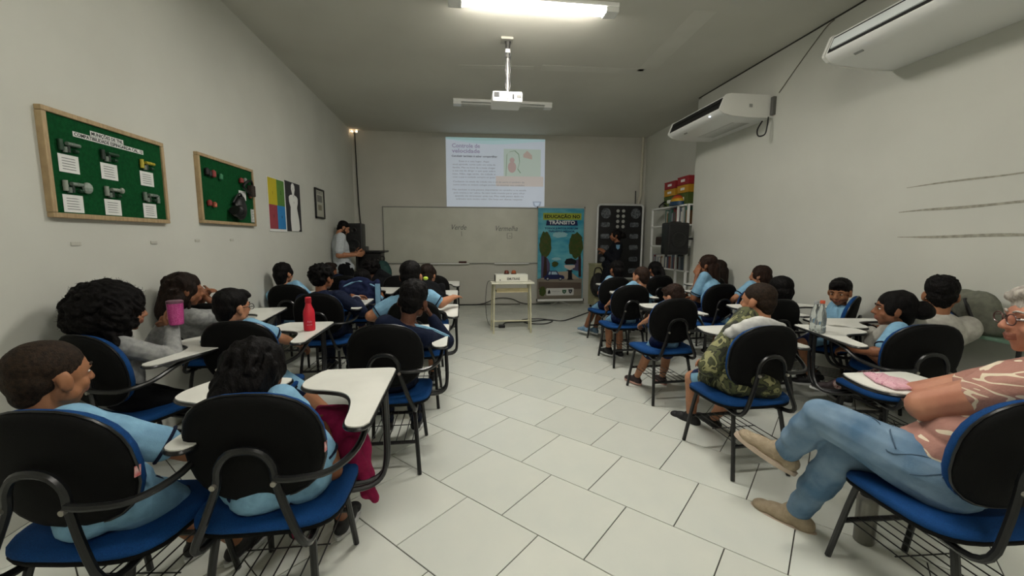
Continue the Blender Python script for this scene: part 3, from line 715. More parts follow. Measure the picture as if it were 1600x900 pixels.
# ------------------------------------------------------------------ projector
pj = aty(793, 158, 4.6)
t = thing('projector', 'white projector hanging from the ceiling on a silver pole', 'projector', (pj.x, 4.6, pj.z))
px0 = aty(770, 160, 4.43).x - pj.x; px1 = aty(817, 160, 4.43).x - pj.x
PWd = px1 - px0; pc = (px0 + px1) / 2
MB().rbox((pc, 0, 0), (PWd, .30, .105), .018).obj('casing', M_WHITEP, t, smooth=True)
MB().rbox((pc - .115, -.151, .015), (.055, .006, .05), .002).obj('vent_left', M_BLACKP, t)
MB().rbox((pc + .06, -.151, .0), (.02, .006, .05), .002).obj('vent_slot', M_BLACKP, t)
MB().rbox((pc + .12, -.151, .005), (.05, .006, .03), .002).obj('sockets', mat('grey_plastic', '5a5a56', .5), t)
mb = MB(); mb.tube([(pc + .03 * math.cos(a / 12 * 6.283), -.152, .005 + .03 * math.sin(a / 12 * 6.283)) for a in range(12)], .003, 6, closed=True); mb.obj('fan_ring', mat('grey_plastic', '5a5a56', .5), t)
MB().cyl((pc - .02, .155, 0), .035, .03, 18, Matrix.Rotation(math.pi / 2, 3, 'X')).obj('lens', M_RIM, t, smooth=True)
top = ZC - pj.z
MB().tube([(0, 0, .05), (0, 0, top * .72)], .016, 10).obj('pole', mat('pole_alu', '8d8c88', .5, metal=.3), t, smooth=True)
MB().tube([(0, 0, top * .70), (0, 0, top - .02)], .024, 10).obj('upper_pole', mat('pole_dark', '4a4a48', .5, metal=.4), t, smooth=True)
MB().rbox((0, -.027, top * .80), (.05, .006, .035), .002).obj('label_sticker', M_PAPER, t)
MB().rbox((-.01, 0, top - .012), (.13, .13, .024), .006).obj('ceiling_plate', mat('grey_plastic2', 'a7a59b', .5), t)
MB().rbox((0, 0, .065), (.14, .14, .02), .004).obj('bracket', mat('pole_alu', '8d8c88', .5), t)
for k, (dx, r) in enumerate(((-.022, .006), (.022, .006))):
    MB().tube([(dx * 1.2, -.02, top - .03)] + [(dx * (1 + .25 * (-1) ** i), -.02 + .004 * (-1) ** i, top - .03 - (top - .12) * i / 7) for i in range(1, 8)] + [(dx * 2.6, -.06, .07)], r, 6, smooth=3).obj('cable', M_BLACKP, t, smooth=True)

# ------------------------------------------------------------------ air conditioners on the right wall
def air_con(y0, y1, open_, label):
    t = thing('air_conditioner', label, 'air conditioner', (XR, y0, 2.765)); L_ = y1 - y0
    # profile x (out of wall, negative), z
    prof = [(0, 0.0), (-.30, -.005), (-.50, .008), (-.60, .030), (-.640, .062), (-.645, .075), (-.592, .212), (-.575, .228), (-.52, .24), (0, .24)]
    mb = MB(); mb.prism(prof, (0, 0, 0), (1, 0, 0), (0, 0, 1), (0, 1, 0), L_)
    mb.obj('casing', M_WHITEP, t, smooth=True)
    for y in (0, L_):
        MB().prism([(a * 1.015, b * 1.03 - .003) for a, b in prof], (0, y - .012, 0), (1, 0, 0), (0, 0, 1), (0, 1, 0), .024).obj('end_cap', mat('ac_cap', 'dcdcd6', .4), t)
    n_ = Vector((-.09, 0, -.035)).normalized(); n_ = Vector((-(.175 - .085), 0, .035)).normalized()
    d_ = Vector((.053, 0, .137)).normalized(); mid = Vector((-.6185, L_ / 2, .1435))
    n_ = Vector((-d_.z, 0, d_.x))
    Mf = Matrix((d_, Vector((0, 1, 0)), n_)).transposed()
    MB().box(mid + n_ * .0005, (.128, L_ - .06, .008), Mf).obj('outlet_slot', mat('slot_black', '060607', .6), t)
    if open_ is False:
        MB().rbox(mid + n_ * .008, (.082, L_ - .10, .014), .003, Mf).obj('louvre', mat('louvre_white', 'dfe6e6', .3), t)
    else:
        MB().rbox(mid + n_ * .002 + d_ * .01, (.006, L_ - .1, .02), .002, Mf).obj('louvre', M_BLACKP, t)
    g = MB()
    for k in range(14 if open_ else 4): g.box((-.12 - .018 * k * .9, L_ / 2 - (0 if open_ else L_ * .3), -.003), (.004, L_ * (.62 if open_ else .2), .005))
    g.obj('intake_grille', mat('grille_grey', 'b5b5af', .5), t)
    MB().rbox((-.56, L_ - .3 if open_ else L_ - .22, .018), (.02, .07, .006), .002, Matrix.Rotation(.45, 3, 'Y')).obj('badge', mat('badge_grey', '8f908c', .4), t)
    MB().rbox((-.02, -.03, .12), (.04, .05, .20), .006).obj('wall_bracket', mat('grey_plastic', '5a5a56', .5), t)
    if open_:
        MB().ell((-.628, .22, .05), (.008, .014, .008), n=8, k=6).obj('indicator_light', mat('led_blue', 'cfe4ff', .3, emit=6), t)
        MB().rbox((-.28, -.013, .12), (.04, .004, .035), .002).obj('side_label', mat('badge_grey', '8f908c', .4), t)
        MB().tube([(-.06, -.02, .0), (-.09, -.05, -.10), (-.12, -.06, -.20), (-.19, -.05, -.22), (-.20, -.04, -.15), (-.14, -.03, -.05)], .008, 6, smooth=6).obj('drain_cable', M_BLACKP, t, smooth=True)
    return t
air_con(4.50, 5.66, True, 'white wall air conditioner with an open black outlet, the farther of the two')
air_con(1.35, 3.16, False, 'white wall air conditioner cut by the frame top, the nearer and larger-looking one')
pc1 = atx(1218, 145, XR); pc2 = atx(1290, 45, XR)
o = MB().tube([(XR - .006, pc1.y, pc1.z), (XR - .006, (pc1.y + pc2.y) / 2, (pc1.z + pc2.z) / 2 + .01), (XR - .006, pc2.y, pc2.z), (XR - .006, pc2.y - .1, ZC - .02)], .005, 6, smooth=4).obj('thin_wire', mat('wire_grey', '6f6c60', .7), label='thin grey wire running up the right wall from the farther air conditioner', cat='wire')

# ------------------------------------------------------------------ shelf in the recess with its contents
sx = XF - .32
ya = atx(1076, 300, sx).y; yb_ = atx(1019, 325, sx).y; ztop = atx(1050, 322, sx).z
ya = max(ya, YC + .03)
t = thing('metal_shelf', 'open white steel shelving unit in the recess by the far right corner', 'shelf', (sx, ya, 0)); SL = yb_ - ya
ymid = atx(1056, 380, sx).y - ya
for y in (0.0, ymid, SL):
    for x in (.015, .285): MB().rbox((x, y, ztop / 2), (.03, .035, ztop), .003).obj('upright', M_WHITEP, t)
lv = [.12, .50, .88, 1.27, 1.62, ztop]
for z in lv: MB().rbox((.15, SL / 2, z - .012), (.30, SL + .03, .024), .003).obj('shelf_board', M_WHITEP, t)
rnd = random.Random(9)
bc_ = ['8a8f93', '3f4a58', '6d3030', 'b9b8b0', '2f5a4b', '57606b', 'a3a29a', '7a5a3a']
BN = {'8a8f93': 'grey', '3f4a58': 'dark blue', '6d3030': 'dark red', 'b9b8b0': 'white', '2f5a4b': 'green', '57606b': 'slate blue', 'a3a29a': 'pale grey', '7a5a3a': 'brown'}
ORD = ['first', 'second', 'third', 'fourth', 'fifth', 'sixth', 'seventh', 'eighth', 'ninth', 'tenth'] + ['eleventh', 'twelfth', 'thirteenth', 'fourteenth', 'fifteenth', 'sixteenth', 'seventeenth', 'eighteenth', 'nineteenth', 'twentieth', 'twenty-first', 'twenty-second', 'twenty-third', 'twenty-fourth', 'twenty-fifth', 'twenty-sixth']
def books(z, y0, y1, hmin, hmax, group, where):
    y = y0; k = 0
    while y < y1 - .03:
        th = rnd.uniform(.018, .04); hh = rnd.uniform(hmin, hmax); m = rnd.choice(bc_)
        o = MB(); o.rbox((0, 0, hh / 2), (.17, th, hh), .003)
        o.obj('book', mat('book_' + m, m, .6), label='%s book, %s from the near end, on the %s' % (BN[m], ORD[k], where), cat='book', group=group).location = (sx + .10, ya + y + th / 2, z + .001)
        y += th + .004; k += 1
books(.88, ymid + .05, SL - .05, .17, .25, 'books on the waist-high shelf', 'far waist-high board')
books(.88, .04, ymid - .05, .17, .25, 'books on the near waist-high shelf', 'near waist-high board')
books(1.62, .05, ymid - .04, .2, .3, 'books on the near upper shelf', 'near upper board')
books(1.62, ymid + .05, ymid + .45, .2, .28, 'books on the far upper shelf', 'far upper board')
o = MB().rbox((.1, 0, .08), (.2, .22, .15), .02).obj('brown_box', mat('brown_leather', '2e231c', .7), label='dark brown box on the middle board of the steel shelf', cat='box'); o.location = (sx + .02, ya + SL - .25, 1.27)
# coloured boxes on top: two stacks of three
cols = [('green', '4a5b25'), ('yellow', 'b5841c'), ('red', '8e1f26')]
ys = [(atx(1046, 300, sx + .05).y, atx(1037, 300, sx + .05).y), (atx(1073, 300, sx + .05).y, atx(1058, 300, sx + .05).y)]
zb = ztop + .002
for si, (c0, c1) in enumerate((((1038.0), (1054.5)), ((1058), (1075)))):
    a = atx(c1, 300, sx + .06).y; b = atx(c0, 300, sx + .06).y
    a = max(a, YC + .02)
    zz = zb + (0.0)
    hts = [(.20 if si == 0 else .22), .13, .13]
    tot = atx((c0 + c1) / 2, 284 if si == 0 else 276, sx + .06).z - zb
    hts = [tot * .42, tot * .28, tot * .30]
    for (cn, cc), hh in zip(cols, hts):
        t = thing(cn + '_box', '%s storage box in the %s stack on top of the steel shelf' % (cn, 'far' if si == 0 else 'near'), 'box', (sx + .17, (a + b) / 2, zz))
        MB().rbox((0, 0, hh / 2), (.22, b - a, hh - .004), .004).obj('carton', mat('carton_' + cn, cc, .6), t)
        MB().rbox((-.112, 0, hh * .5), (.004, (b - a) * .35, hh * .3), .001).obj('paper_label', M_PAPER, t)
        MB().rbox((0, 0, hh - .012), (.226, b - a + .006, .018), .003).obj('lid', mat('carton_' + cn, cc, .6), t)
        zz += hh + .001
cy = atx(1054, 312, sx - .02)
t = thing('striped_helmet', 'rainbow striped dome cap lying on top of the steel shelf in front of the boxes', 'cap', (sx + .03, cy.y, ztop + .001))
dm = MB()
R_ = .17; n = 24; lev = 10; vs = []; fs = []; mi = []
for i in range(lev + 1):
    ph = math.pi / 2 * i / lev
    for j in range(n):
        a = 2 * math.pi * j / n; vs.append((.10 * math.cos(ph) * math.cos(a) + .0, R_ * math.cos(ph) * math.sin(a), .012 + .165 * math.sin(ph)))
for i in range(lev):
    for j in range(n): fs.append((i * n + j, i * n + (j + 1) % n, (i + 1) * n + (j + 1) % n, (i + 1) * n + j)); mi.append([0, 0, 1, 1, 2, 2, 3, 3, 3, 3][i])
dm.add(vs, fs); dm.m = mi
dm.obj('dome', [mat('stripe_' + a, b, .5) for a, b in (('blue', '1b3f5e'), ('yellow', 'c49a1e'), ('orange', 'b8541d'), ('red', '97222a'))], t, smooth=True)
MB().cyl((0, 0, .006), .175, .012, 24, Matrix.Diagonal((.65, 1, 1))).obj('brim', mat('stripe_blue', '1b3f5e', .5), t)
hs = atx(1031, 322, sx)
t = thing('headset', 'grey and black cable bundle at the far end of the shelf top', 'cable bundle', (sx + .08, hs.y, ztop + .014))
MB().tube([(0, -.15, 0), (-.04, -.05, .05), (.05, .05, .03), (.02, .15, .0), (-.06, .05, .02), (-.02, -.08, .09)], .012, 6, smooth=5, closed=True).obj('cord', M_BLACKP, t, smooth=True)
MB().ell((0, .1, .03), (.05, .06, .04), n=10, k=6).obj('earpiece', mat('grey_plastic2', 'a7a59b', .5), t)
# black PA speaker on a wall bracket
s0 = aty(1037, 398, 6.0); s1 = aty(1072, 348, 6.0)
t = thing('wall_loudspeaker', 'black loudspeaker on a wall arm in front of the steel shelf', 'loudspeaker', ((s0.x + s1.x) / 2, 6.0, (s0.z + s1.z) / 2))
sw, sh = s1.x - s0.x, s1.z - s0.z
MB().rbox((0, 0, 0), (sw, .24, sh), .035).obj('cabinet', M_BLACKP, t, smooth=True)
MB().rbox((0, -.121, -.0), (sw * .84, .012, sh * .86), .02).obj('grille', M_BLACKM, t)
MB().lathe((0, 0, 0), [(.12, 0), (.12, .006), (.10, .009), (.04, .003)], 24).obj('woofer_ring', M_RIM, t).matrix_local = Matrix.Translation((0, -.127, -.02)) @ Matrix.Rotation(math.pi / 2, 4, 'X')
MB().rbox((0, -.128, -sh * .23), (sw * .28, .006, .014), .001).obj('badge', mat('badge_grey', '8f908c', .4), t)
for x in (-.13, .13): MB().cyl((x, 0, -sh / 2 - .01), .02, .03, 10).obj('foot', M_BLACKP, t)
MB().rbox((0, .0, sh / 2 + .006), (.16, .05, .02), .006).obj('handle', M_BLACKP, t)
MB().tube([(sw / 2 - .03, .0, .0), (XR - (s0.x + s1.x) / 2, .0, .0)], .016, 8).obj('wall_arm', M_TUBE, t)

# ================================================================== CHAIRS
def selli(hw, hd, n, k=28): return [(hw * abs(math.cos(a)) ** (2 / n) * (1 if math.cos(a) >= 0 else -1), hd * abs(math.sin(a)) ** (2 / n) * (1 if math.sin(a) >= 0 else -1)) for a in [2 * math.pi * i / k for i in range(k)]]
def pad(outline, rings, f):
    """rings (scale, w) swept; f(x,y,w)->3d; closed with fans"""
    mb = MB(); k = len(outline); vs = []
    for sc_, w_ in rings: vs += [f(x * sc_, y * sc_, w_) for x, y in outline]
    fs = [(i * k + j, i * k + (j + 1) % k, (i + 1) * k + (j + 1) % k, (i + 1) * k + j) for i in range(len(rings) - 1) for j in range(k)]
    a = len(vs); vs.append(f(0, 0, rings[0][1])); b = a + 1; vs.append(f(0, 0, rings[-1][1])); m = len(rings) - 1
    fs += [(a, (j + 1) % k, j) for j in range(k)] + [(b, m * k + j, m * k + (j + 1) % k) for j in range(k)]
    return mb.add(vs, fs)
def make_chair():
    t = thing('tablet_chair', '', 'chair')
    so = selli(.243, .218, 3.8)
    def fs_(x, y, w_): 
        drop = .02 * max(0, (y - .08) / .13) ** 2 * 1.2; return (x, y - .005, .417 + w_ - drop - .012 * (1 - (x / .243) ** 2) * (1 if w_ > .02 else 0))
    pad(so, [(.4, -.012), (.93, -.012), (.985, -.006), (1, .004), (.99, .010)], fs_).obj('seat_shell', M_SHELL, t, smooth=2)
    pad(so, [(.975, .006), (1.0, .014), (1.0, .028), (.965, .040), (.85, .046), (.4, .046)], fs_).obj('seat_cushion', M_BLUE, t, smooth=2)
    bo = selli(.209, .190, 2.5)
    def fb(x, y, w_): return (x, -.205 - y * .17 + 1.15 * x * x * .55 + w_, .706 + y)
    br = pad(bo, [(.35, -.034), (.86, -.032), (.96, -.026), (1.0, -.014), (1.0, -.006)], fb).obj('backrest', M_SHELL, t, smooth=2)
    pad(bo, [(.985, -.009), (1.01, -.002), (1.012, .012), (.975, .026), (.85, .031), (.35, .03)], fb).obj('backrest_pad', M_BLUE, br, smooth=2)
    MB().tube([fb(x * 1.008, y * 1.008, -.008) for x, y in bo], .0052, 6, closed=True).obj('edge_piping', M_RIM, br, smooth=True)
    MB().tube([(-.15, -.03, .405), (-.162, -.20, .385), (-.158, -.27, .42), (-.122, -.272, .51), (-.086, -.262, .615), (-.078, -.262, .675), (-.048, -.266, .718), (0, -.268, .73), (.048, -.266, .718), (.078, -.262, .675), (.086, -.262, .615), (.122, -.272, .51), (.158, -.27, .42), (.162, -.20, .385), (.15, -.03, .405)], .0125, 8, smooth=3).obj('back_bracket', M_TUBE, t, smooth=True)
    for s_ in (-1, 1): MB().cyl((s_ * .086, -.279, .625), .0085, .012, 10, Matrix.Rotation(math.pi / 2, 3, 'X')).obj('bolt', M_BOLT, t, smooth=True)
    MB().tube([(.086, -.27, .635), (.15, -.268, .632), (.24, -.235, .632), (.30, -.14, .655), (.315, -.02, .705), (.318, .08, .722), (.318, .30, .726)], .0115, 8, smooth=4).obj('arm_tube', M_TUBE, t, smooth=True)
    for dy in (0, .045):
        MB().tube([(.322, .24 + dy, .728), (.326, .235 + dy, .55), (.33, .20 + dy, .42), (.315, .15 + dy, .365), (.25, .10 + dy, .355), (.10, .06 + dy, .375)], .0115, 8, smooth=4).obj('tablet_post', M_TUBE, t, smooth=True)
    out = [(.345, .44), (.335, .463), (.31, .47)] + [(.05, .47), (.02, .462), (.005, .44)] + [(-.018, .36), (-.025, .30), (-.008, .24), (.04, .205), (.11, .185), (.18, .15), (.225, .08), (.248, -.02), (.258, -.12), (.272, -.158), (.30, -.172), (.33, -.165), (.344, -.14)]
    # smooth outline
    V_ = [Vector((a, b, 0)) for a, b in out]; sm = []
    m = len(V_)
    for i in range(m):
        a, b, c, d = V_[i - 1], V_[i], V_[(i + 1) % m], V_[(i + 2) % m]
        kk = 3 if (c - b).length > .03 and (c - b).length < .16 else 1
        for k in range(kk):
            q = k / kk; p = .5 * ((2 * b) + (c - a) * q + (2 * a - 5 * b + 4 * c - d) * q * q + (3 * b - a - 3 * c + d) * q ** 3); sm.append((p.x, p.y))
    tb = MB().prism(sm, (0, 0, .741), (1, 0, 0), (0, 1, 0), (0, 0, 1), .005).obj('writing_tablet', M_TAB, t)
    cx_ = sum(p[0] for p in sm) / len(sm); cy_ = sum(p[1] for p in sm) / len(sm)
    V2 = [Vector((a, b, .7345)) for a, b in sm]
    MB().prism(sm, (0, 0, .728), (1, 0, 0), (0, 1, 0), (0, 0, 1), .013).obj('tablet_board', M_BLACKP, tb)
    MB().tube(V2 and [Vector((p.x, p.y, .7345)) for p in V2], .0078, 6, closed=True).obj('edge_band', M_RIM, tb, smooth=True)
    for s_ in (-1, 1):
        MB().tube([(s_ * .11, -.06, .398), (s_ * .145, -.15, .385), (s_ * .155, -.185, .34), (s_ * .18, -.245, .004)], .0125, 8, smooth=4).obj('rear_leg', M_TUBE, t, smooth=True)
        MB().tube([(s_ * .11, .06, .398), (s_ * .145, .15, .39), (s_ * .155, .18, .34), (s_ * .18, .245, .004)], .0125, 8, smooth=4).obj('front_leg', M_TUBE, t, smooth=True)
        MB().tube([(s_ * .11, -.16, .398), (s_ * .11, .16, .398)], .012, 8).obj('seat_rail', M_TUBE, t, smooth=True)
    for y in (-.213, .213): MB().tube([(-.167, y, .19), (.167, y, .19)], .011, 8).obj('cross_bar', M_TUBE, t, smooth=True)
    mb = MB()
    for i in range(7):
        x = -.14 + .28 * i / 6; mb.tube([(x, .213, .2), (x, -.213, .2)], .003, 5)
    mb.tube([(-.15, 0, .198), (.15, 0, .198)], .003, 5)
    mb.obj('book_rack', M_TUBE, t)
    return t
CH0 = make_chair()
MIR = {}
def mirror_copy(root, label, loc, rz):
    r = root.copy(); COL.objects.link(r); r.location = loc; r.rotation_euler = (0, 0, rz); r['label'] = label
    def mm(o):
        if o.data.name not in MIR:
            me = o.data.copy()
            for v in me.vertices: v.co.x = -v.co.x
            me.flip_normals(); MIR[o.data.name] = me
        return MIR[o.data.name]
    for ch in list(root.children):
        c = ch.copy(); COL.objects.link(c); c.parent = r; c.data = mm(ch)
        for g in list(ch.children): d = g.copy(); COL.objects.link(d); d.parent = c; d.data = mm(g)
    return r
CHAIRS = {}
def chair(key, x, y, rot, label, mirror=False, dz=0.0):
    first = not CHAIRS
    rz = math.radians(rot)
    if mirror: r = mirror_copy(CH0, label, (x, y, dz), rz)
    elif first: r = CH0; r.location = (x, y, dz); r.rotation_euler = (0, 0, rz); r['label'] = label
    else: r = dup(CH0, label, (x, y, dz), rz)
    r['group'] = 'blue tablet chairs in rows'
    CHAIRS[key] = (x, y, rz, r)
    return r
C_ = 'blue tablet chair '
chair('L2', -.66, 1.535, 0, C_ + 'seen fully from behind, under the girl with the magenta jacket')
chair('L1', -1.14, 1.47, -6, C_ + 'at the bottom left corner, under the short-haired boy')
chair('L3', -1.78, 2.44, -20, C_ + 'by the left wall under the girl in the grey sweater')
chair('L4', -1.297, 2.74, 0, C_ + 'with the red bottle standing on its tablet')
chair('L5', -.43, 2.55, 0, C_ + 'under the boy resting his cheek on his hand')
chair('L8', -1.87, 3.45, 6, C_ + 'by the left wall, left of the boy with glasses')
chair('L6', -1.25, 3.96, 0, C_ + 'under the curly-haired boy in the navy jacket')
chair('L10', -.37, 3.49, 0, C_ + 'under the child stretching an arm out to the right')
chair('L7', -1.79, 4.72, 0, C_ + 'by the left wall under the child with bobbed hair')
chair('L9', -1.13, 5.02, 0, C_ + 'with a navy jacket hung over its backrest')
chair('L14', -1.50, 5.75, 0, C_ + 'half hidden near the man in white')
chair('L11', -.80, 5.70, 0, C_ + 'under the bushy-haired child near the lectern')
chair('L13', -.38, 4.60, 0, C_ + 'with a dark backpack hung on it')
chair('L15', -.36, 5.72, 0, C_ + 'empty, frontmost on the aisle of the left block')
chair('R1', 1.745, 1.205, -3, C_ + 'at the right edge under the woman in jeans')
chair('R3', 1.70, 2.275, 2, C_ + 'under the boy in the camouflage jacket')
chair('R2', 2.70, 2.20, -12, C_ + 'mirrored to the left hand, under the girl with a bun', True)
chair('R4', 1.74, 3.34, 2, C_ + 'on the aisle under the child in brown trainers')
chair('R5', 1.795, 4.335, 0, C_ + 'on the aisle under the boy with shaved sides')
chair('R6', 1.95, 5.22, 4, C_ + 'on the aisle under the child in light blue trainers')
chair('R7', 2.66, 5.44, 4, C_ + 'under the girl with a small ponytail')
chair('R8', 2.80, 4.33, 6, C_ + 'under the long-haired girl who rests her chin')
chair('R10', 2.55, 3.20, 0, C_ + 'just beyond the boy in camouflage')
chair('R11', 3.20, 3.25, 38, C_ + 'by the right wall under the boy looking down')
chair('R12', 3.15, 2.54, 82, C_ + 'under the boy in the grey raglan shirt')
chair('R9', 3.20, 5.10, 0, C_ + 'near the far end of the right wall')
chair('R13', 3.10, 4.42, 0, C_ + 'near the right wall under the brown-haired girl') if False else None
#@@PART3
# ================================================================== PEOPLE
from mathutils.bvhtree import BVHTree
def bvh_near(po, l):
    me = po.data; t_ = BVHTree.FromPolygons([v.co for v in me.vertices], [tuple(p.vertices) for p in me.polygons]); q, nn, i_, d_ = t_.find_nearest(l)
    return True, q, nn, d_
def remesh(mb, voxel, smooth_it=3, disp=None):
    me = mb.mesh('tmp', M_SHELL, fix=False)
    ob = bpy.data.objects.new('tmp', me); COL.objects.link(ob)
    r = ob.modifiers.new('r', 'REMESH'); r.mode = 'VOXEL'; r.voxel_size = voxel
    if smooth_it:
        s_ = ob.modifiers.new('s', 'SMOOTH'); s_.factor = .5; s_.iterations = smooth_it
    dg = bpy.context.evaluated_depsgraph_get(); out = bpy.data.meshes.new_from_object(ob.evaluated_get(dg))
    bpy.data.objects.remove(ob); bpy.data.meshes.remove(me)
    n = len(out.vertices)
    if disp and n:
        co = np.empty(n * 3); out.vertices.foreach_get('co', co); co = co.reshape(-1, 3)
        no = np.empty(n * 3); out.vertex_normals.foreach_get('vector', no); no = no.reshape(-1, 3)
        co = co + no * disp(co)[:, None]
        out.vertices.foreach_set('co', co.ravel())
    out.materials.clear()
    out.polygons.foreach_set('use_smooth', [True] * len(out.polygons)); out.update()
    return out
def folds(seed, amp, fr=26.0):
    g = np.random.RandomState(seed); K = [g.normal(size=3) for _ in range(7)]; K = [k / np.linalg.norm(k) * fr * g.uniform(.5, 1.6) for k in K]; ph = g.uniform(0, 6.28, 7)
    def f(co):
        w1 = sum(np.sin(co @ k + p) for k, p in zip(K[:3], ph[:3]))
        return amp * sum(np.sin(co @ k + p + .8 * w1) for k, p in zip(K[3:], ph[3:])) / 2.2
    return f
def curls(seed, amp, fr=90.0, zf=1.0):
    g = np.random.RandomState(seed); K = [g.normal(size=3) for _ in range(9)]; K = [k / np.linalg.norm(k) * fr * g.uniform(.35, 1.8) * np.array([1, 1, zf]) for k in K]; ph = g.uniform(0, 6.28, 9)
    def f(co):
        a = sum(np.sin(co @ k + p) for k, p in zip(K[:5], ph)); b = sum(np.sin(co @ k + p) for k, p in zip(K[5:], ph[5:]))
        return amp * (.5 * np.sin(a * 1.3) + .35 * b / 2)
    return f
def skin(n, c, c2): return mat('skin_' + n, c, .55, c2, 9, bump=.05, bscale=260, spec=.35)
SK = {'brown': skin('brown', '8a5a3e', '7a4d34'), 'light': skin('light', 'b07d5e', 'a36f52'), 'dark': skin('dark', '5a3726', '4c2d20'), 'tan': skin('tan', '9a6a4a', '8c5d40'), 'rosy': skin('rosy', 'b98368', 'a8705a')}
def hairm(n, c, c2, sc=60, st=(1, 1, .3)): return mat('hair_' + n, c, .62, c2, sc, bump=.5, bscale=sc * 3, spec=.12, stretch=st)
HR_ = {'black': hairm('black', '070607', '0f0c0b'), 'dark': hairm('dark', '16100d', '261b15'), 'brown': hairm('brown', '1e1410', '2d1e16'), 'buzz': hairm('buzz', '1d1612', '33271d', 90, (1, 1, 1)), 'grey': hairm('grey', '8f8880', 'b5aea4'), 'curly': hairm('curly', '060506', '0e0b0a', 90, (1, 1, 1))}
def cloth(n, c, c2=None, b=.3): return mat('cloth_' + n, c, .85, c2 or c, 30, bump=b, bscale=500, spec=.15)
CL = {'sky': cloth('sky', '82aec8', '769fbb'), 'navy': cloth('navy', '151d33', '10172a'), 'white': cloth('white', 'c6ccd0', 'b9c0c6'), 'grey': cloth('grey', 'a3a4a2', '7f8181', .5), 'shorts': cloth('shorts', '1b2548', '151d3a'),
      'black': cloth('black', '0f1013'), 'uniform': cloth('uniform', '101218'), 'magenta': cloth('magenta', '8c1c46', '7a163c'), 'raglan': cloth('raglan', 'b3b1a8', 'a29f97'), 'hood': cloth('hood', 'cfcfcb', 'bdbdb9'),
      'jeans': mat('cloth_jeans', '7d95aa', .85, '52708b', 7, bump=.3, bscale=600, spec=.15), 'green': cloth('green', '6ba32e', '5a9025'), 'olive': cloth('olive', '6f7064', '5e6056'),
      'camo': ramp_mat('cloth_camo', [(0, '1c1f15'), (.42, '4b4f2f'), (.52, '2a2c1c'), (.56, '84835a'), (.66, '35391f')], 13, distort=.5),
      'rose': ramp_mat('cloth_rose', [(0, 'dccfb8'), (.34, 'a17467'), (.55, 'd8cbb2'), (.585, 'a4786b'), (.66, 'dccfb6'), (.70, '9c6f62')], 4.2, stretch=(1, 1.0, 3.4), distort=.5),
      'leggings': ramp_mat('cloth_leggings', [(0, '6c3236'), (.42, 'a8968f'), (.5, '7a3a3e'), (.56, '4a3f42'), (.62, 'b5a69e')], 30, distort=.8),
      'shoe_black': mat('shoe_black', '0d0d0f', .6, bump=.2, bscale=90), 'shoe_brown': mat('shoe_brown', '2b1a1c', .6, bump=.2, bscale=90), 'shoe_tan': mat('shoe_tan', 'a3937a', .7, '97876f', 40, bump=.3, bscale=200), 'shoe_blue': mat('shoe_blue', '63819a', .7, bump=.2, bscale=90),
      'sole_pale': mat('sole_pale', 'b9a795', .6), 'sole_pink': mat('sole_pink', 'b98f83', .6), 'sole_black': mat('sole_black', '121214', .6), 'sole_white': mat('sole_white', 'c9cbc9', .6)}
M_EYE = mat('eye_white', 'd8d2ca', .2); M_IRIS = mat('eye_iris', '1a0f0a', .15); M_LIP = mat('lips', '87503f', .55)
def V(*a): return Vector(a)
def ik(a, c, l1, l2, hint):
    d = c - a; L = d.length
    if L > (l1 + l2) * .995: c = a + d.normalized() * (l1 + l2) * .995; d = c - a; L = d.length
    k = (l1 * l1 - l2 * l2 + L * L) / (2 * L); h_ = math.sqrt(max(l1 * l1 - k * k, 0)); u = d.normalized()
    p = (hint - u * hint.dot(u)); p = p.normalized() if p.length > 1e-5 else Vector((0, 0, -1))
    return a + u * k + p * h_, c
def hand(mb, wr, d, nrm, side, s, curl, spread=1.0, vox=.006):
    """palm plus five unequal fingers; nrm = palm normal (the side the fingers close to)"""
    d = d.normalized(); nrm = (nrm - d * nrm.dot(d)).normalized(); a = d.cross(nrm).normalized() * side   # a points to the thumb side
    fr = max(.0078 * s, vox * .95)
    kn = []
    for i, (o_, l_) in enumerate(((.027, .078), (.009, .083), (-.009, .079), (-.026, .071))):
        k = wr + d * l_ * s + a * o_ * s * spread; kn.append(k); mb.cap_(wr + a * o_ * .55 * s + d * .012 * s, .014 * s, k, .0115 * s, 8, 2)
    for k, o_, L in zip(kn, (.12, .03, -.04, -.13), (.036, .040, .037, .029)):
        dd = (d + a * o_ * spread).normalized()
        c1 = curl * .8; c2 = curl * 1.7; c3 = curl * 2.5
        p1 = k + (dd * math.cos(c1) + nrm * math.sin(c1)) * L * s; p2 = p1 + (dd * math.cos(c2) + nrm * math.sin(c2)) * L * .68 * s; p3 = p2 + (dd * math.cos(c3) + nrm * math.sin(c3)) * L * .5 * s
        mb.cap_(k, fr * 1.08, p1, fr, 8, 2); mb.cap_(p1, fr, p2, fr * .93, 8, 2); mb.cap_(p2, fr * .93, p3, fr * .82, 8, 2)
    b0 = wr + a * .02 * s + d * .018 * s
    t1 = b0 + (a * .75 + d * .6 + nrm * .35).normalized() * .042 * s; t2 = t1 + (d * .85 + a * .15 + nrm * (.3 + .5 * curl)).normalized() * .03 * s; t3 = t2 + (d * .8 + nrm * (.5 + .6 * curl)).normalized() * .022 * s
    mb.cap_(b0, .014 * s, t1, .0115 * s, 8, 2); mb.cap_(t1, .0105 * s, t2, .0098 * s, 8, 2); mb.cap_(t2, .0098 * s, t3, .008 * s, 8, 2)
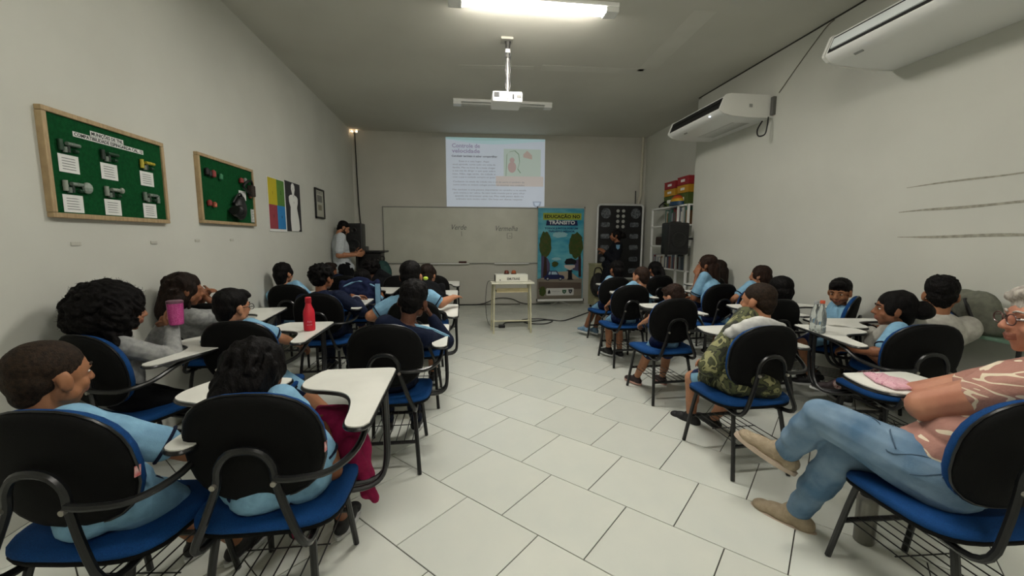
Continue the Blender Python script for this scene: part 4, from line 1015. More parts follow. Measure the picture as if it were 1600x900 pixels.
def head(mb, hc, M, h, adult=False):
    """h=1 -> 0.21 m tall head.  M: 3x3, columns right, forward, up"""
    E = lambda c, r, R=None: mb.ell(hc + M @ (Vector(c) * h), [q * h for q in r], M @ R if R is not None else M, 18, 12)
    Cc = lambda p, r, q, r2: mb.cap_(hc + M @ (Vector(p) * h), r * h, hc + M @ (Vector(q) * h), r2 * h, 10, 3)
    E((0, -.014, .028), (.071, .088, .076)); E((0, .018, .012), (.064, .064, .07)); E((0, .022, -.03), (.056, .057, .066))
    E((0, .034, -.066), (.040, .038, .032)); E((0, .052, -.088), (.018, .016, .013))
    Rb = Matrix.Rotation(.0, 3, 'X')
    for s_ in (-1, 1):
        E((s_ * .036, .048, -.030), (.022, .024, .024)); E((s_ * .03, .068, .021), (.019, .011, .007))
        E((s_ * .075, -.006, -.012), (.0085, .019, .030), Matrix.Rotation(-s_ * .3, 3, 'Z') @ Matrix.Rotation(.2, 3, 'X')); E((s_ * .072, .002, -.032), (.008, .010, .012))
        E((s_ * .047, .018, -.052), (.016, .03, .026))
        E((s_ * .009, .089, -.026), (.008, .009, .007))
    Cc((0, .076, .012), .0085, (0, .096, -.020), .0105); E((0, .098, -.023), (.0105, .009, .009))
    E((0, .079, -.048), (.022, .011, .0062)); E((0, .077, -.060), (.019, .011, .0072)); E((0, .070, -.040), (.020, .012, .012))
def mk_hair(style, hc, M, h, seed, vox, mname):
    mb = MB(); E = lambda c, r: mb.ell(hc + M @ (Vector(c) * h), [q * h for q in r], M, 18, 12)
    Cc = lambda p, r, q, r2: mb.cap_(hc + M @ (Vector(p) * h), r * h, hc + M @ (Vector(q) * h), r2 * h, 12, 4)
    rnd = random.Random(seed); it = 2; disp = curls(seed, .0022, 70)
    if style == 'buzz':
        E((0, -.018, .036), (.0755, .0895, .0735)); E((0, -.046, -.005), (.066, .056, .058)); E((0, -.052, -.045), (.046, .036, .04)); disp = curls(seed, .0008, 200)
    elif style == 'short':
        E((0, -.018, .040), (.079, .094, .077)); E((0, -.046, -.003), (.073, .060, .062)); E((0, -.052, -.045), (.052, .040, .045)); E((0, .04, .082), (.055, .045, .026)); E((.02, .06, .07), (.035, .028, .02)); disp = curls(seed, .0026, 110)
    elif style == 'crop':
        E((0, -.02, .045), (.078, .09, .075)); E((0, -.045, .0), (.069, .057, .058)); E((0, -.05, -.04), (.044, .035, .04)); 
        for i in range(70):
            a = rnd.uniform(0, 6.28); q = rnd.uniform(.1, 1) ** .5; E((.066 * q * math.cos(a), -.01 + .082 * q * math.sin(a), .055 + .062 * math.sqrt(1 - q * q * .92)), (.012, .012, .013))
        it = 1; disp = curls(seed, .004, 150)
    elif style == 'curly':
        E((0, -.02, .04), (.083, .097, .08)); E((0, -.05, -.01), (.076, .062, .066))
        for i in range(120):
            z = rnd.uniform(-.55, 1); a = rnd.uniform(0, 6.28); q = math.sqrt(1 - z * z); p = Vector((.086 * q * math.cos(a), -.022 + .099 * q * math.sin(a), .032 + .086 * z))
            if p.y > .045 and p.z < .06: continue
            E(p, (.017, .017, .017))
        it = 1; disp = curls(seed, .005, 130)
    elif style == 'afro':
        E((0, -.045, .04), (.145, .14, .12)); E((0, -.075, -.035), (.155, .115, .11)); E((.0, -.09, -.10), (.13, .085, .07))
        for i in range(240):
            z = rnd.uniform(-.9, 1); a = rnd.uniform(0, 6.28); q = math.sqrt(1 - z * z); p = Vector((.15 * q * math.cos(a), -.06 + .135 * q * math.sin(a), -.005 + .145 * z))
            if p.y > .03 and p.z < .08 and abs(p.x) < .07: continue
            E(p, (rnd.uniform(.015, .026),) * 3)
        Cc((.12, -.06, -.08), .03, (.19, -.03, -.13), .012)
        it = 1; disp = curls(seed, .008, 110)
    elif style in ('long', 'bob', 'ponytail', 'bun', 'wild'):
        E((0, -.020, .040), (.081, .095, .078)); E((0, -.048, -.005), (.076, .063, .07))
        for s_ in (-1, 1): E((s_ * .060, .012, .012), (.022, .045, .05))
        E((0, -.055, -.05), (.06, .04, .05))
        if style == 'long':
            Cc((0, -.07, -.02), .066, (0, -.085, -.17), .055); Cc((-.045, -.05, -.03), .04, (-.06, -.07, -.2), .024); Cc((.045, -.05, -.03), .04, (.055, -.07, -.2), .026); Cc((0, -.09, -.16), .04, (0, -.095, -.25), .02)
        if style == 'bob': Cc((0, -.05, -.02), .072, (0, -.05, -.075), .055)
        if style == 'wild':
            E((0, -.05, -.06), (.1, .08, .08)); Cc((0, -.07, -.06), .07, (0, -.08, -.15), .07)
            for i in range(60):
                z = rnd.uniform(-.95, .95); a = rnd.uniform(0, 6.28); q = math.sqrt(1 - z * z); p = Vector((.088 * q * math.cos(a), -.035 + .09 * q * math.sin(a), .0 + .112 * z))
                if p.y > .02: continue
                Cc(p, .014, p + Vector((rnd.uniform(-.012, .012), rnd.uniform(-.012, .006), -.05)), .009)
        if style == 'ponytail':
            E((0, -.115, .03), (.028, .03, .028)); Cc((0, -.13, .02), .030, (0, -.155, -.07), .036); Cc((0, -.155, -.07), .036, (0, -.135, -.19), .012)
        if style == 'bun': E((0, -.13, .0), (.058, .05, .055)); E((0, -.15, -.01), (.045, .04, .04))
        disp = curls(seed, .0042, 100, .22); it = 2
    me = remesh(mb, vox, it, disp); return me
PEOPLE = []
def person(key, label, hpx, depth, ch=None, by=None, yaw=None, pitch=0.0, roll=0.0, hs=.95, s=None, hair='short', hc='black', sk='brown', top='sky', sleeve='short', trim='navy',
           bot='shorts', L=None, R=None, FL=None, FR=None, shoe='shoe_black', sole='sole_white', vox=.009, curlL=.7, curlR=.7, eyes=False, glasses=None, beard=False, stand=None, pn=None, hl=None, hr=None,
           elL=None, elR=None, group=None, girth=1.0, lg=None, eL=None, eR=None, kL=None, kR=None, skirt=1.0, hem=1.0, slv=.72, ag=None, pelvis=None, side_panel=True, hood=False, kneeL=None, kneeR=None, knL=None, knR=None):
    Hc = aty(hpx[0], hpx[1], depth)
    if ch: cx_, cy_, crz, cob = CHAIRS[ch]
    else: cx_, cy_, crz = Hc.x, Hc.y, 0.0
    by = crz if by is None else math.radians(by)
    f0 = Vector((-math.sin(by), math.cos(by), 0)); r0 = Vector((math.cos(by), math.sin(by), 0))
    def loc(x, y, z): return Vector((cx_, cy_, 0)) + r0 * x + f0 * y + Vector((0, 0, z))
    if s is None: s = min(1.3, max(.82, (Hc.z - .46) / .55))
    if pelvis is None:
        P = (loc(0, -.08, .47 + .085 * s) if ch else Vector((Hc.x, Hc.y, stand)) - f0 * .02)
    else: P = Vector(pelvis)
    if yaw is None:
        d = Vector((.75, 8.4, 0)) - Hc; yaw = math.degrees(math.atan2(-d.x, d.y))
    ya = math.radians(yaw); M = Matrix.Rotation(ya, 3, 'Z') @ Matrix.Rotation(math.radians(-pitch), 3, 'X') @ Matrix.Rotation(math.radians(roll), 3, 'Y')
    h = hs * (1.07 if s < 1.15 else 1.0)
    Nb = Hc + M @ Vector((0, -.03, -.10)) * h + Vector((0, 0, -.043 * s)) - f0 * .008
    u = (Nb - P); Lt = u.length; u.normalize(); r = (r0 - u * r0.dot(u)).normalized(); f = u.cross(r).normalized()
    TM = Matrix((r, f, u)).transposed(); g = girth
    t = thing('person', label, 'person', (P.x, P.y, 0 if not ch else .47), 0, group)
    loc0 = Vector(t.location)
    def fin(me, name, m, parent=t, sub=None, lab=None):
        for v in me.vertices: v.co -= loc0
        for q in (m if isinstance(m, list) else [m]): me.materials.append(q)
        return link(name, me, parent, lab)
    sh = {}
    for s_ in (-1, 1): sh[s_] = Nb - u * .038 * s + r * s_ * .140 * s * (1 + .15 * (g - 1))
    hip = {s_: P + r0 * s_ * .078 * s - Vector((0, 0, .01)) for s_ in (-1, 1)}
    ua, fa = .235 * s, .205 * s; th_, shn = .36 * s, .36 * s
    # targets
    def tgt(a, default):
        if a is None: return default
        if a[0] == 'l': return loc(*a[1])
        if a[0] == 'w': return Vector(a[1])
        return aty(a[0], a[1], a[2])
    arm = {}
    for s_, a, el in ((-1, L, elL), (1, R, elR)):
        w_ = tgt(a, loc(s_ * .09, .14 * s + .02, .50 + .16 * s)); hint = Vector(el) if el else (-f * .5 - u * .9 + r * s_ * .55)
        e, w_ = ik(sh[s_], w_, ua, fa, hint)
        ex = eL if s_ < 0 else eR
        if ex: e = tgt(ex, e); w_ = tgt(a, w_)
        arm[s_] = (sh[s_], e, w_)
    leg = {}
    for s_, a, kn_ in ((-1, FL, kneeL), (1, FR, kneeR)):
        if stand is not None: ft = tgt(a, Vector((P.x, P.y, 0)) + r0 * s_ * .1 * s + Vector((0, 0, .07 * s)))
        else: ft = tgt(a, loc(s_ * .10, .40 * s - .02, .075 * s))
        hint = Vector(kn_) if kn_ else (Vector((0, 0, 1)) + f0 * .4 if stand is None else f0)
        k, ft2 = ik(hip[s_], ft, th_, shn, hint)
        kx = kL if s_ < 0 else kR
        if kx: k = tgt(kx, k)
        else: ft = ft2
        leg[s_] = (hip[s_], k, ft)
    G = g; lg = lg or g
    # ---- body: one continuous surface
    mb = MB()
    mb.ell(P, (.125 * s * g, .095 * s * g, .085 * s), TM); mb.cap_(P, .088 * s * g, P + u * Lt * .5, .082 * s * g); mb.ell(P + u * Lt * .66, (.122 * s * g, .085 * s * g, .13 * s), TM)
    mb.cap_(sh[-1], .045 * s, sh[1], .045 * s); mb.cap_(Nb - u * .015, .042 * s, Hc + M @ Vector((0, -.022, -.045)) * h, .048 * h)
    for s_ in (-1, 1): mb.cap_(sh[s_] * .6 + Nb * .4 - u * .01, .036 * s, Nb + u * .012, .034 * s)
    head(mb, Hc, M, h)
    for s_, cu, nn in ((-1, curlL, hl), (1, curlR, hr)):
        a, e, w_ = arm[s_]; ag_ = ag or g; mb.cap_(a, .045 * s * ag_, e, .036 * s * ag_); mb.cap_(e, .037 * s * ag_, w_, .023 * s * (ag or 1))
        mb.ell(e * .72 + w_ * .28, (.036 * s * g,) * 3, None, 10, 8)
        d = (w_ - e).normalized(); nn = Vector(nn) if nn else Vector((0, 0, -1)) - r0 * s_ * .5
        if nn.cross(d).length < .15: nn = nn + f0 * .5
        hd = (d + Vector((0, 0, 0))).normalized()
        # thumb side points inwards/upwards
        dn = (nn - hd * nn.dot(hd)).normalized(); tside = 1 if (hd.cross(dn)).dot(-r0 * s_ + Vector((0, 0, .6))) > 0 else -1
        hand(mb, w_, hd, nn, tside, max(s * .98, .85), cu, vox=vox)
    for s_ in (-1, 1):
        a, k, ft = leg[s_]; mb.cap_(a, .078 * s * lg, k, .053 * s); mb.cap_(k, .053 * s, k * .45 + ft * .55 - f0 * .008, .046 * s); mb.cap_(k * .5 + ft * .5, .045 * s, ft, .033 * s)
        mb.cap_(ft, .034 * s, ft + f0 * .03 + Vector((0, 0, -.03 * s)), .032 * s)
    me = remesh(mb, vox, 2 if vox > .006 else 3)
    sm = SK[sk]
    # lips by proximity
    n = len(me.polygons); cen = np.empty(n * 3); me.polygons.foreach_get('center', cen); cen = cen.reshape(-1, 3)
    lp = np.array(Hc + M @ Vector((0, .086, -.054)) * h); Mi = np.array(M.transposed()); q = (cen - lp) @ Mi.T / h
    idx = ((np.abs(q[:, 0]) < .021) & (np.abs(q[:, 2]) < .0105) & (np.abs(q[:, 1]) < .02)).astype(np.int32)
    fin(me, 'body', [sm, M_LIP]); me.polygons.foreach_set('material_index', idx)
    mb = None
    # ---- clothes
    sd = sum(map(ord, key)) * 7
    ct = CL[top]; o = .0125 * (1.25 if sleeve == 'jacket' else 1)
    mb = MB()
    mb.ell(P - u * .012 + f * .01, (.150 * s * g * hem, .122 * s * g * hem, .092 * s), TM)
    if skirt > 1: mb.ell(P - u * .03 - f * .01, (.17 * s * skirt, .135 * s * skirt, .09 * s), TM); [mb.cap_(hip[q_] + r0 * q_ * .02, .088 * s * skirt * lg, hip[q_] * .5 + leg[q_][1] * .5 + r0 * q_ * .01, .080 * s * skirt * lg) for q_ in (-1, 1)]
    mb.ell(P + u * .03, (.140 * s * g + o * .4, .108 * s * g + o * .4, .085 * s), TM); mb.cap_(P + u * .02, .095 * s * g + o, P + u * Lt * .5, .09 * s * g + o)
    mb.ell(P + u * Lt * .3 + f * .01, (.125 * s * g + o, .098 * s * g + o, .13 * s), TM)
    mb.ell(P + u * Lt * .64, (.130 * s * g + o * .6, .092 * s * g + o * .7, .145 * s), TM); mb.cap_(sh[-1], .049 * s + o * .6, sh[1], .049 * s + o * .6)
    for s_ in (-1, 1): mb.cap_(sh[s_] * .55 + Nb * .45 - u * .015, .040 * s + o * .4, Nb - u * .006, .038 * s + o * .2)
    cuffs = []
    for s_ in (-1, 1):
        a, e, w_ = arm[s_]
        if sleeve == 'short': q = a + (e - a) * slv; mb.cap_(a, .052 * s * g + o * .6, q, .046 * s * g + o * 1.0); cuffs.append((q, (e - a).normalized(), .046 * s * g + o * 1.08))
        else: q = e + (w_ - e) * .93; mb.cap_(a, .05 * s * g + o, e, .040 * s * g + o); mb.cap_(e, .040 * s * g + o, q, .028 * s + o * .8); cuffs.append((q, (w_ - e).normalized(), .029 * s + o * .9))
    if hood: mb.ell(Nb - f * .055 + u * .01, (.085, .05, .055), TM)
    tm = remesh(mb, max(vox, .0065), 2, folds(sd, .0042 if vox < .008 else .004))
    tops = fin(tm, 'jacket' if sleeve == 'jacket' else 'shirt', ct)
    if trim and vox < .011:
        for c_, d_, rr in cuffs:
            up = Vector((0, 0, 1)) if abs(d_.z) < .9 else Vector((0, 1, 0)); a_ = d_.cross(up).normalized(); b_ = d_.cross(a_)
            MB().tube([c_ + d_ * rr * .28 + (a_ * math.cos(k / 14 * 6.2832) + b_ * math.sin(k / 14 * 6.2832)) * rr * .97 - loc0 for k in range(14)], .0055, 6, closed=True).obj('sleeve_trim', CL[trim], tops, smooth=True)
        MB().tube([Nb + u * .004 + (r * math.cos(k / 16 * 6.2832) * .052 + f * math.sin(k / 16 * 6.2832) * .050) * s - loc0 for k in range(16)], .0075, 6, closed=True).obj('collar', CL[trim], tops, smooth=True)
    if bot:
        mb = MB(); cm = CL[bot]; mb.ell(P - u * .01, (.135 * s * g, .108 * s * g, .088 * s), TM)
        long_ = bot in ('black', 'jeans', 'leggings', 'uniform', 'navy')
        for s_ in (-1, 1):
            a, k, ft = leg[s_]
            if long_:
                mb.cap_(a, .085 * s * lg + .006, k, .055 * s + .004); mb.cap_(k, .055 * s + .004, k * .35 + ft * .65, .050 * s + .005); mb.cap_(k * .35 + ft * .65, .046 * s + .005, k * .08 + ft * .92, .040 * s + .006)
            else: mb.cap_(a, .086 * s * lg + .008, a * .22 + k * .78, .060 * s + .014)
        bmesh_ = remesh(mb, max(vox, .0065), 2, folds(sd + 3, .0048 if bot == 'jeans' else .003, 40 if bot == 'jeans' else 34)); bo_ = fin(bmesh_, 'trousers' if long_ else 'shorts', cm)
        if bot == 'shorts' and side_panel and vox < .011:
            for s_ in (-1, 1):
                a, k, ft = leg[s_]; ax = (k - a).normalized(); out = (r0 * s_ - ax * (r0 * s_).dot(ax)).normalized(); up2 = ax.cross(out).normalized()
                MBs = MB(); n_ = 7; vs = []
                for i in range(n_ + 1):
                    p = a + (k - a) * (.25 + .53 * i / n_); rr = (.086 * s * g + .011) + ((.060 * s + .017) - (.086 * s * g + .011)) * (i / n_ * .68 + .32)
                    for j in range(6):
                        th = -.55 + 1.1 * j / 5; vs.append(p + (out * math.cos(th) + up2 * math.sin(th)) * rr - loc0)
                MBs.add(vs, [(i * 6 + j, i * 6 + j + 1, (i + 1) * 6 + j + 1, (i + 1) * 6 + j) for i in range(n_) for j in range(5)])
                MBs.obj('side_stripe', CL['sky'], bo_, smooth=2)
    # shoes
    if shoe:
        for s_ in (-1, 1):
            a, k, ft = leg[s_]; fd = f0 if s_ == -1 else f0
            nn = (knL if s_ < 0 else knR)
            if nn: fd = Vector(nn).normalized(); upv = Vector((0, 0, 1)) - fd * fd.z; upv.normalize()
            else: fd = (f0 + r0 * s_ * .12).normalized(); upv = Vector((0, 0, 1))
            sd_ = fd.cross(upv).normalized(); SM = Matrix((sd_, fd, upv)).transposed()
            base = ft - upv * .055 * s
            mb = MB(); S = s * (1.17 if s < 1.15 else 1.05)
            mb.ell(base + fd * -.025 * S + upv * .022 * S, (.034 * S, .042 * S, .034 * S), SM, 12, 8); mb.ell(base + fd * .05 * S + upv * .02 * S, (.037 * S, .075 * S, .032 * S), SM, 12, 8)
            mb.ell(base + fd * .115 * S + upv * .013 * S, (.037 * S, .042 * S, .023 * S), SM, 12, 8); mb.cap_(ft + upv * .004, .040 * S, base + fd * .03 * S + upv * .03 * S, .034 * S, 12, 4)
            so_ = fin(remesh(mb, max(vox * .8, .0055), 2), 'shoe', CL[shoe])
            ol = [(.040 * S * math.sin(q) * (1 - .12 * math.cos(q)), .045 * S + .118 * S * -math.cos(q)) for q in [2 * math.pi * i / 20 for i in range(20)]]
            MB().prism(ol, base - upv * .012 * S - loc0, sd_, fd, upv, .016 * S).obj('sole', CL[sole], so_, smooth=True)
            if s > 1.05 or vox < .007:
                lc_ = MB()
                for q in range(4):
                    c_ = base + fd * (.045 + .019 * q) * S + upv * (.052 - .006 * q) * S; lc_.tube([c_ - sd_ * .016 * S, c_ + upv * .004, c_ + sd_ * .016 * S], .0022, 5)
                lc_.v = [tuple(Vector(p) - loc0) for p in lc_.v]; lc_.obj('laces', CL['sole_white'], so_)
    # hair
    hm = mk_hair(hair, Hc, M, h, sd + 11, max(vox * .85, .0055), key); ho = fin(hm, 'hair', HR_[hc])
    if hair == 'afro':
        rr = random.Random(3); fz = MB()
        for i in range(700):
            v_ = hm.vertices[rr.randrange(len(hm.vertices))]; p_ = v_.co.copy(); n_ = v_.normal
            q_ = p_ + (n_ + Vector((rr.uniform(-.8, .8), rr.uniform(-.8, .8), rr.uniform(-.8, .8)))) * rr.uniform(.005, .012)
            k_ = (p_ + q_) / 2 + Vector((rr.uniform(-1, 1), rr.uniform(-1, 1), rr.uniform(-1, 1))) * .006
            fz.tube([p_ - n_ * .003, k_, q_], .0008, 3)
        fo = fz.obj('stray_curls', HR_[hc], ho); fo['kind'] = 'stuff'
    # face
    if eyes:
        for s_ in (-1, 1):
            c_ = Hc + M @ Vector((s_ * .029, .0655, .004)) * h
            e_ = MB().ell(c_ - loc0, (.0118 * h, .0105 * h, .0056 * h), M, 12, 8).obj('eye', M_EYE, t, smooth=2)
            MB().ell(Hc + M @ Vector((s_ * .029, .0745, .004)) * h - loc0, (.0052 * h, .003 * h, .0056 * h), M, 10, 6).obj('iris', M_IRIS, e_, smooth=2)
            pts = [Hc + M @ Vector((s_ * x, y, z)) * h - loc0 for x, y, z in ((.013, .0815, .023), (.028, .080, .0285), (.045, .067, .024))]
            MB().tube(pts, .0032 * h, 6, smooth=4).obj('eyebrow', HR_['dark'] if hc != 'grey' else HR_['grey'], t, smooth=True)
    if glasses:
        gm = MB()
        for s_ in (-1, 1):
            gm.tube([Hc + M @ Vector((s_ * .031 + .023 * math.cos(k / 14 * 6.2832), .092, .002 + .017 * math.sin(k / 14 * 6.2832))) * h - loc0 for k in range(14)], .0022, 6, closed=True)
            gm.tube([Hc + M @ Vector(p) * h - loc0 for p in ((s_ * .054, .092, .006), (s_ * .072, .07, .006), (s_ * .080, .0, .002), (s_ * .078, -.02, -.012))], .002, 5)
        gm.tube([Hc + M @ Vector(p) * h - loc0 for p in ((-.008, .094, .004), (.008, .094, .004))], .002, 5)
        gm.obj('glasses', glasses, t, smooth=True)
    if beard:
        mb = MB(); E = lambda c, rr: mb.ell(Hc + M @ (Vector(c) * h), [q * h for q in rr], M, 14, 10)
        E((0, .040, -.082), (.044, .040, .026)); 
        for s_ in (-1, 1): E((s_ * .046, .028, -.058), (.018, .036, .032)); E((s_ * .058, .008, -.02), (.013, .02, .034)); 
        E((0, .083, -.0395), (.024, .010, .0045))
        fin(remesh(mb, max(vox * .7, .005), 1, curls(5, .0015, 200)), 'beard', HR_['dark'])
    return t, dict(H=Hc, M=M, P=P, N=Nb, arm=arm, leg=leg, f=f0, r=r0, s=s, loc0=loc0, u=u)

NEAR = .0058; MID = .0078; FAR = .0105
# ---- left block
person('L1', 'short-haired boy in a light blue shirt in the bottom left corner, facing right', (80, 587), 1.40, 'L1', yaw=-22, pitch=6, hs=.97, hair='buzz', hc='buzz', sk='tan', vox=NEAR, eyes=True, by=-14, R=('l', (.12, .26, .60)), eR=('l', (.23, .02, .66)), L=('l', (-.02, .24, .58)), bot='shorts', girth=1.15, skirt=1.01)
person('L2', 'girl with messy black hair and a magenta jacket on her lap', (405, 578), 1.56, 'L2', yaw=-28, pitch=24, hs=.93, hair='wild', hc='black', sk='brown', vox=NEAR, eyes=True, R=(505, 664, 1.80), eR=(520, 735, 1.56), L=('l', (-.02, .22, .58)), hr=(0, -.3, -1), s=.9, girth=1.15, skirt=1.01)
person('L3', 'girl with a big black afro in a grey sweater holding a pink tumbler', (188, 486), 2.42, 'L3', yaw=-48, pitch=4, hs=1.0, hair='afro', hc='curly', sk='light', top='grey', sleeve='long', trim=None, bot='black', vox=.0065, R=(268, 512, 2.52), L=(252, 512, 2.62), by=-38, hr=(0, .3, .6), curlR=.5, curlL=.9, elR=(.3, -.6, -.8))
person('L4', 'boy with black glasses and a smooth black haircut behind the red bottle chair', (364, 480), 2.72, 'L4', yaw=-30, pitch=5, hs=.98, hair='short', hc='black', sk='light', vox=MID, eyes=True, glasses=M_BLACKP, R=('l', (.2, .24, .62)), kneeR=(.5, .3, 1), FR=('l', (.40, .22, .08)), girth=1.1)
tL5, JL5 = person('L5', 'boy in a navy jacket resting his right cheek on his hand', (645, 471), 2.62, 'L5', yaw=-6, pitch=14, roll=10, hs=1.06, hair='crop', hc='black', sk='dark', top='navy', sleeve='jacket', trim=None, vox=MID, R=(675, 496, 2.70), hr=(-1, -.1, .3), elR=(.6, .2, -1), curlR=.15, L=('l', (.02, .28, .77)), bot='navy')
person('L6', 'curly-haired boy in a navy jacket with clasped hands on his tablet', (505, 434), 4.0, 'L6', yaw=-30, pitch=2, hs=1.0, hair='curly', hc='curly', sk='brown', top='navy', sleeve='jacket', trim='white', vox=MID, R=(556, 468, 4.10), L=(550, 469, 4.12), bot='navy', s=1.08, elR=(.9, -.3, -.6), curlR=1.0)
person('L7', 'child with bobbed black hair in light blue beside the left wall', (444, 427), 4.74, 'L7', yaw=-25, hs=.98, hair='bob', hc='black', sk='light', vox=FAR)
person('L8', 'girl with tied black hair resting her chin on her hand by the left wall', (290, 453), 3.10, 'L8', yaw=-50, pitch=8, hs=1.0, hair='wild', hc='dark', sk='brown', vox=MID, R=(322, 464, 3.24), L=(318, 466, 3.30), top='grey', trim=None, elR=(.7, -.2, -1), hr=(-.6, 0, .6), curlR=.9, by=-25)
person('L9', 'child with dark hair in a light blue shirt beside the hanging navy jacket', (568, 436), 5.05, 'L9', yaw=-35, hs=1.0, hair='bob', hc='black', sk='brown', vox=FAR, R=(597, 460, 5.15), elR=(.8, -.3, -.8))
person('L14', 'child in a navy jacket with a white stripe sitting below the standing man', (516, 424), 5.75, 'L14', yaw=-30, hs=.98, hair='short', hc='dark', sk='brown', top='navy', sleeve='jacket', trim='white', vox=FAR, R=(548, 448, 5.85), bot='navy')
person('L11', 'child with a bushy black head of hair in front of the black lectern', (582, 419), 5.72, 'L11', yaw=-14, hs=1.08, hair='curly', hc='black', sk='dark', top='black', sleeve='jacket', trim=None, vox=FAR, bot='navy')
person('L10', 'child in light blue with elbows spread wide and an arm over the tablet', (642, 431), 3.58, 'L10', yaw=-5, pitch=4, hs=1.08, hair='short', hc='black', sk='light', vox=MID, R=(705, 466, 3.68), eR=(688, 474, 3.52), L=(600, 500, 3.66), eL=(579, 494, 3.46), s=1.12, curlR=.3, hr=(0, .2, -1), slv=.6, ag=1.1)
person('L13', 'child with wavy dark hair and a dark backpack hung behind, front of the aisle', (669, 429), 4.68, 'L13', yaw=-25, hs=1.0, hair='bob', hc='dark', sk='light', vox=FAR, top='navy')
# ---- right block
tR1, JR1 = person('R1', 'older woman in a rose patterned blouse and blue jeans, legs crossed', (1636, 502), 1.09, 'R1', yaw=58, pitch=0, hs=1.07, hair='short', hc='grey', sk='rosy', top='rose', sleeve='short', trim=None, bot='jeans', vox=NEAR, s=1.2, girth=1.14, lg=1.1, by=30, hem=.93, slv=.5, ag=1.35, eyes=True, glasses=mat('tortoise', '4a2f2a', .3),
       eL=(1446, 634, 1.24), L=(1530, 655, 1.34), eR=('l', (.26, .12, .72)), R=(1500, 668, 1.42), hl=(.3, .3, -.5), pelvis=(1.75, 1.20, .560),
       kL=(1284, 650, 1.46), FL=(1228, 704, 1.66), knL=(-.62, .55, .42), kR=(1318, 705, 1.44), FR=(1244, 800, 1.66), knR=(-.45, .86, .0), shoe='shoe_tan', sole='sole_pale', curlL=.6)
person('R3', 'boy with a shaved brown head in a camouflage jacket with a white hood', (1184, 470), 2.36, 'R3', yaw=24, pitch=4, hs=1.0, hair='buzz', hc='buzz', sk='light', top='camo', sleeve='jacket', trim=None, vox=.0065, by=14, s=1.0, eyes=True, L=('l', (-.10, .16, .54)), R=('l', (.05, .2, .56)), eL=('l', (-.235, .0, .62)), girth=1.22, skirt=1.12, lg=1.05,
       kL=(1082, 590, 2.72), FL=(1080, 650, 2.78), FR=(1112, 656, 2.74), shoe='shoe_black', sole='sole_black')
own3 = [o for o in bpy.data.objects if str(o.get('label', '')).startswith('boy with a shaved brown head')][0]
mb = MB(); hq = [aty(a_, b_, y_) for a_, b_, y_ in ((1218, 512, 2.22), (1190, 506, 2.17), (1165, 511, 2.18), (1142, 520, 2.22), (1120, 530, 2.30))]
for p_, q_, r1_, r2_ in zip(hq, hq[1:], (.035, .045, .045, .035), (.045, .045, .035, .015)): mb.cap_(p_, r1_, q_, r2_)
me = remesh(mb, .007, 2, folds(12, .005, 45))
for v in me.vertices: v.co -= Vector(own3.location)
me.materials.append(CL['hood']); link('hood', me, own3, 'white inner hood')
person('R2', 'girl with a black hair bun, light blue shirt and patterned leggings', (1396, 483), 2.30, 'R2', yaw=52, pitch=2, hs=1.0, girth=1.15, hair='bun', hc='curly', sk='brown', vox=MID, eyes=True, by=38, bot='leggings', L=('l', (-.06, .2, .66)), FL=(1262, 604, 2.95), FR=(1306, 606, 2.98), shoe='shoe_brown')
person('R4', 'small child with combed-back brown hair and brown trainers on the aisle', (1052, 464), 3.42, 'R4', yaw=26, pitch=22, hs=.95, hair='short', hc='brown', sk='light', vox=MID, by=12, FL=(993, 592, 3.62), FR=(1034, 592, 3.62), shoe='shoe_brown', sole='sole_pink')
person('R5', 'boy with short shaved sides in the third aisle chair of the right block', (1001, 432), 4.36, 'R5', yaw=28, hs=.98, hair='buzz', hc='brown', sk='light', vox=.009, by=10, eyes=True, FL=(951, 546, 4.55), FR=(968, 549, 4.52), shoe='shoe_black', top='sky')
person('R6', 'child with black hair in the front aisle chair, wearing light blue trainers', (963, 421), 5.24, 'R6', yaw=12, pitch=5, hs=1.0, hair='bob', hc='black', sk='brown', vox=.009, by=14, FL=(915, 512, 5.6), FR=(930, 514, 5.55), shoe='shoe_blue', L=(945, 445, 5.35), bot='shorts')
person('R7', 'girl with a small ponytail in light blue, right of the policewoman', (1022, 421), 5.46, 'R7', yaw=22, hs=.95, hair='ponytail', hc='black', sk='brown', vox=FAR)
person('R8', 'girl with long brown hair in light blue resting her chin on her raised hand', (1104, 414), 4.52, 'R8', yaw=50, pitch=0, hs=1.0, hair='long', hc='brown', sk='brown', vox=MID, eyes=True, by=40, L=(1089, 430, 4.50), eL=(1084, 466, 4.46), elL=(-.9, .1, -1), hl=(.5, .3, .4), curlL=.9, s=1.05)
person('R9', 'girl with dark hair partly hidden behind the long-haired girl', (1121, 420), 5.04, 'R9', yaw=30, hs=.98, hair='long', hc='dark', sk='brown', vox=FAR, pelvis=(3.20, 5.02, .56))
person('R10', 'child with a smooth black round haircut behind the shaven boy', (1217, 452), 3.28, 'R10', yaw=12, hs=.98, hair='bob', hc='black', sk='brown', vox=MID, top='navy')
chair('R13', 3.05, 4.05, 0, C_ + 'near the right wall under the girl with straight brown hair')
person('R13', 'girl with straight brown hair by the right wall, head only in view', (1187, 431), 4.08, 'R13', yaw=38, hs=.95, hair='bob', hc='brown', sk='light', vox=FAR)
person('R11', 'boy with black hair looking down to his left, facing the camera side', (1312, 456), 3.14, 'R11', yaw=118, pitch=16, hs=.97, hair='short', hc='black', sk='tan', vox=.0065, eyes=True, by=62, L=(1296, 508, 3.0), R=(1275, 505, 3.2), top='sky', trim='navy', FL=(1268, 590, 3.1), FR=(1275, 585, 3.3))
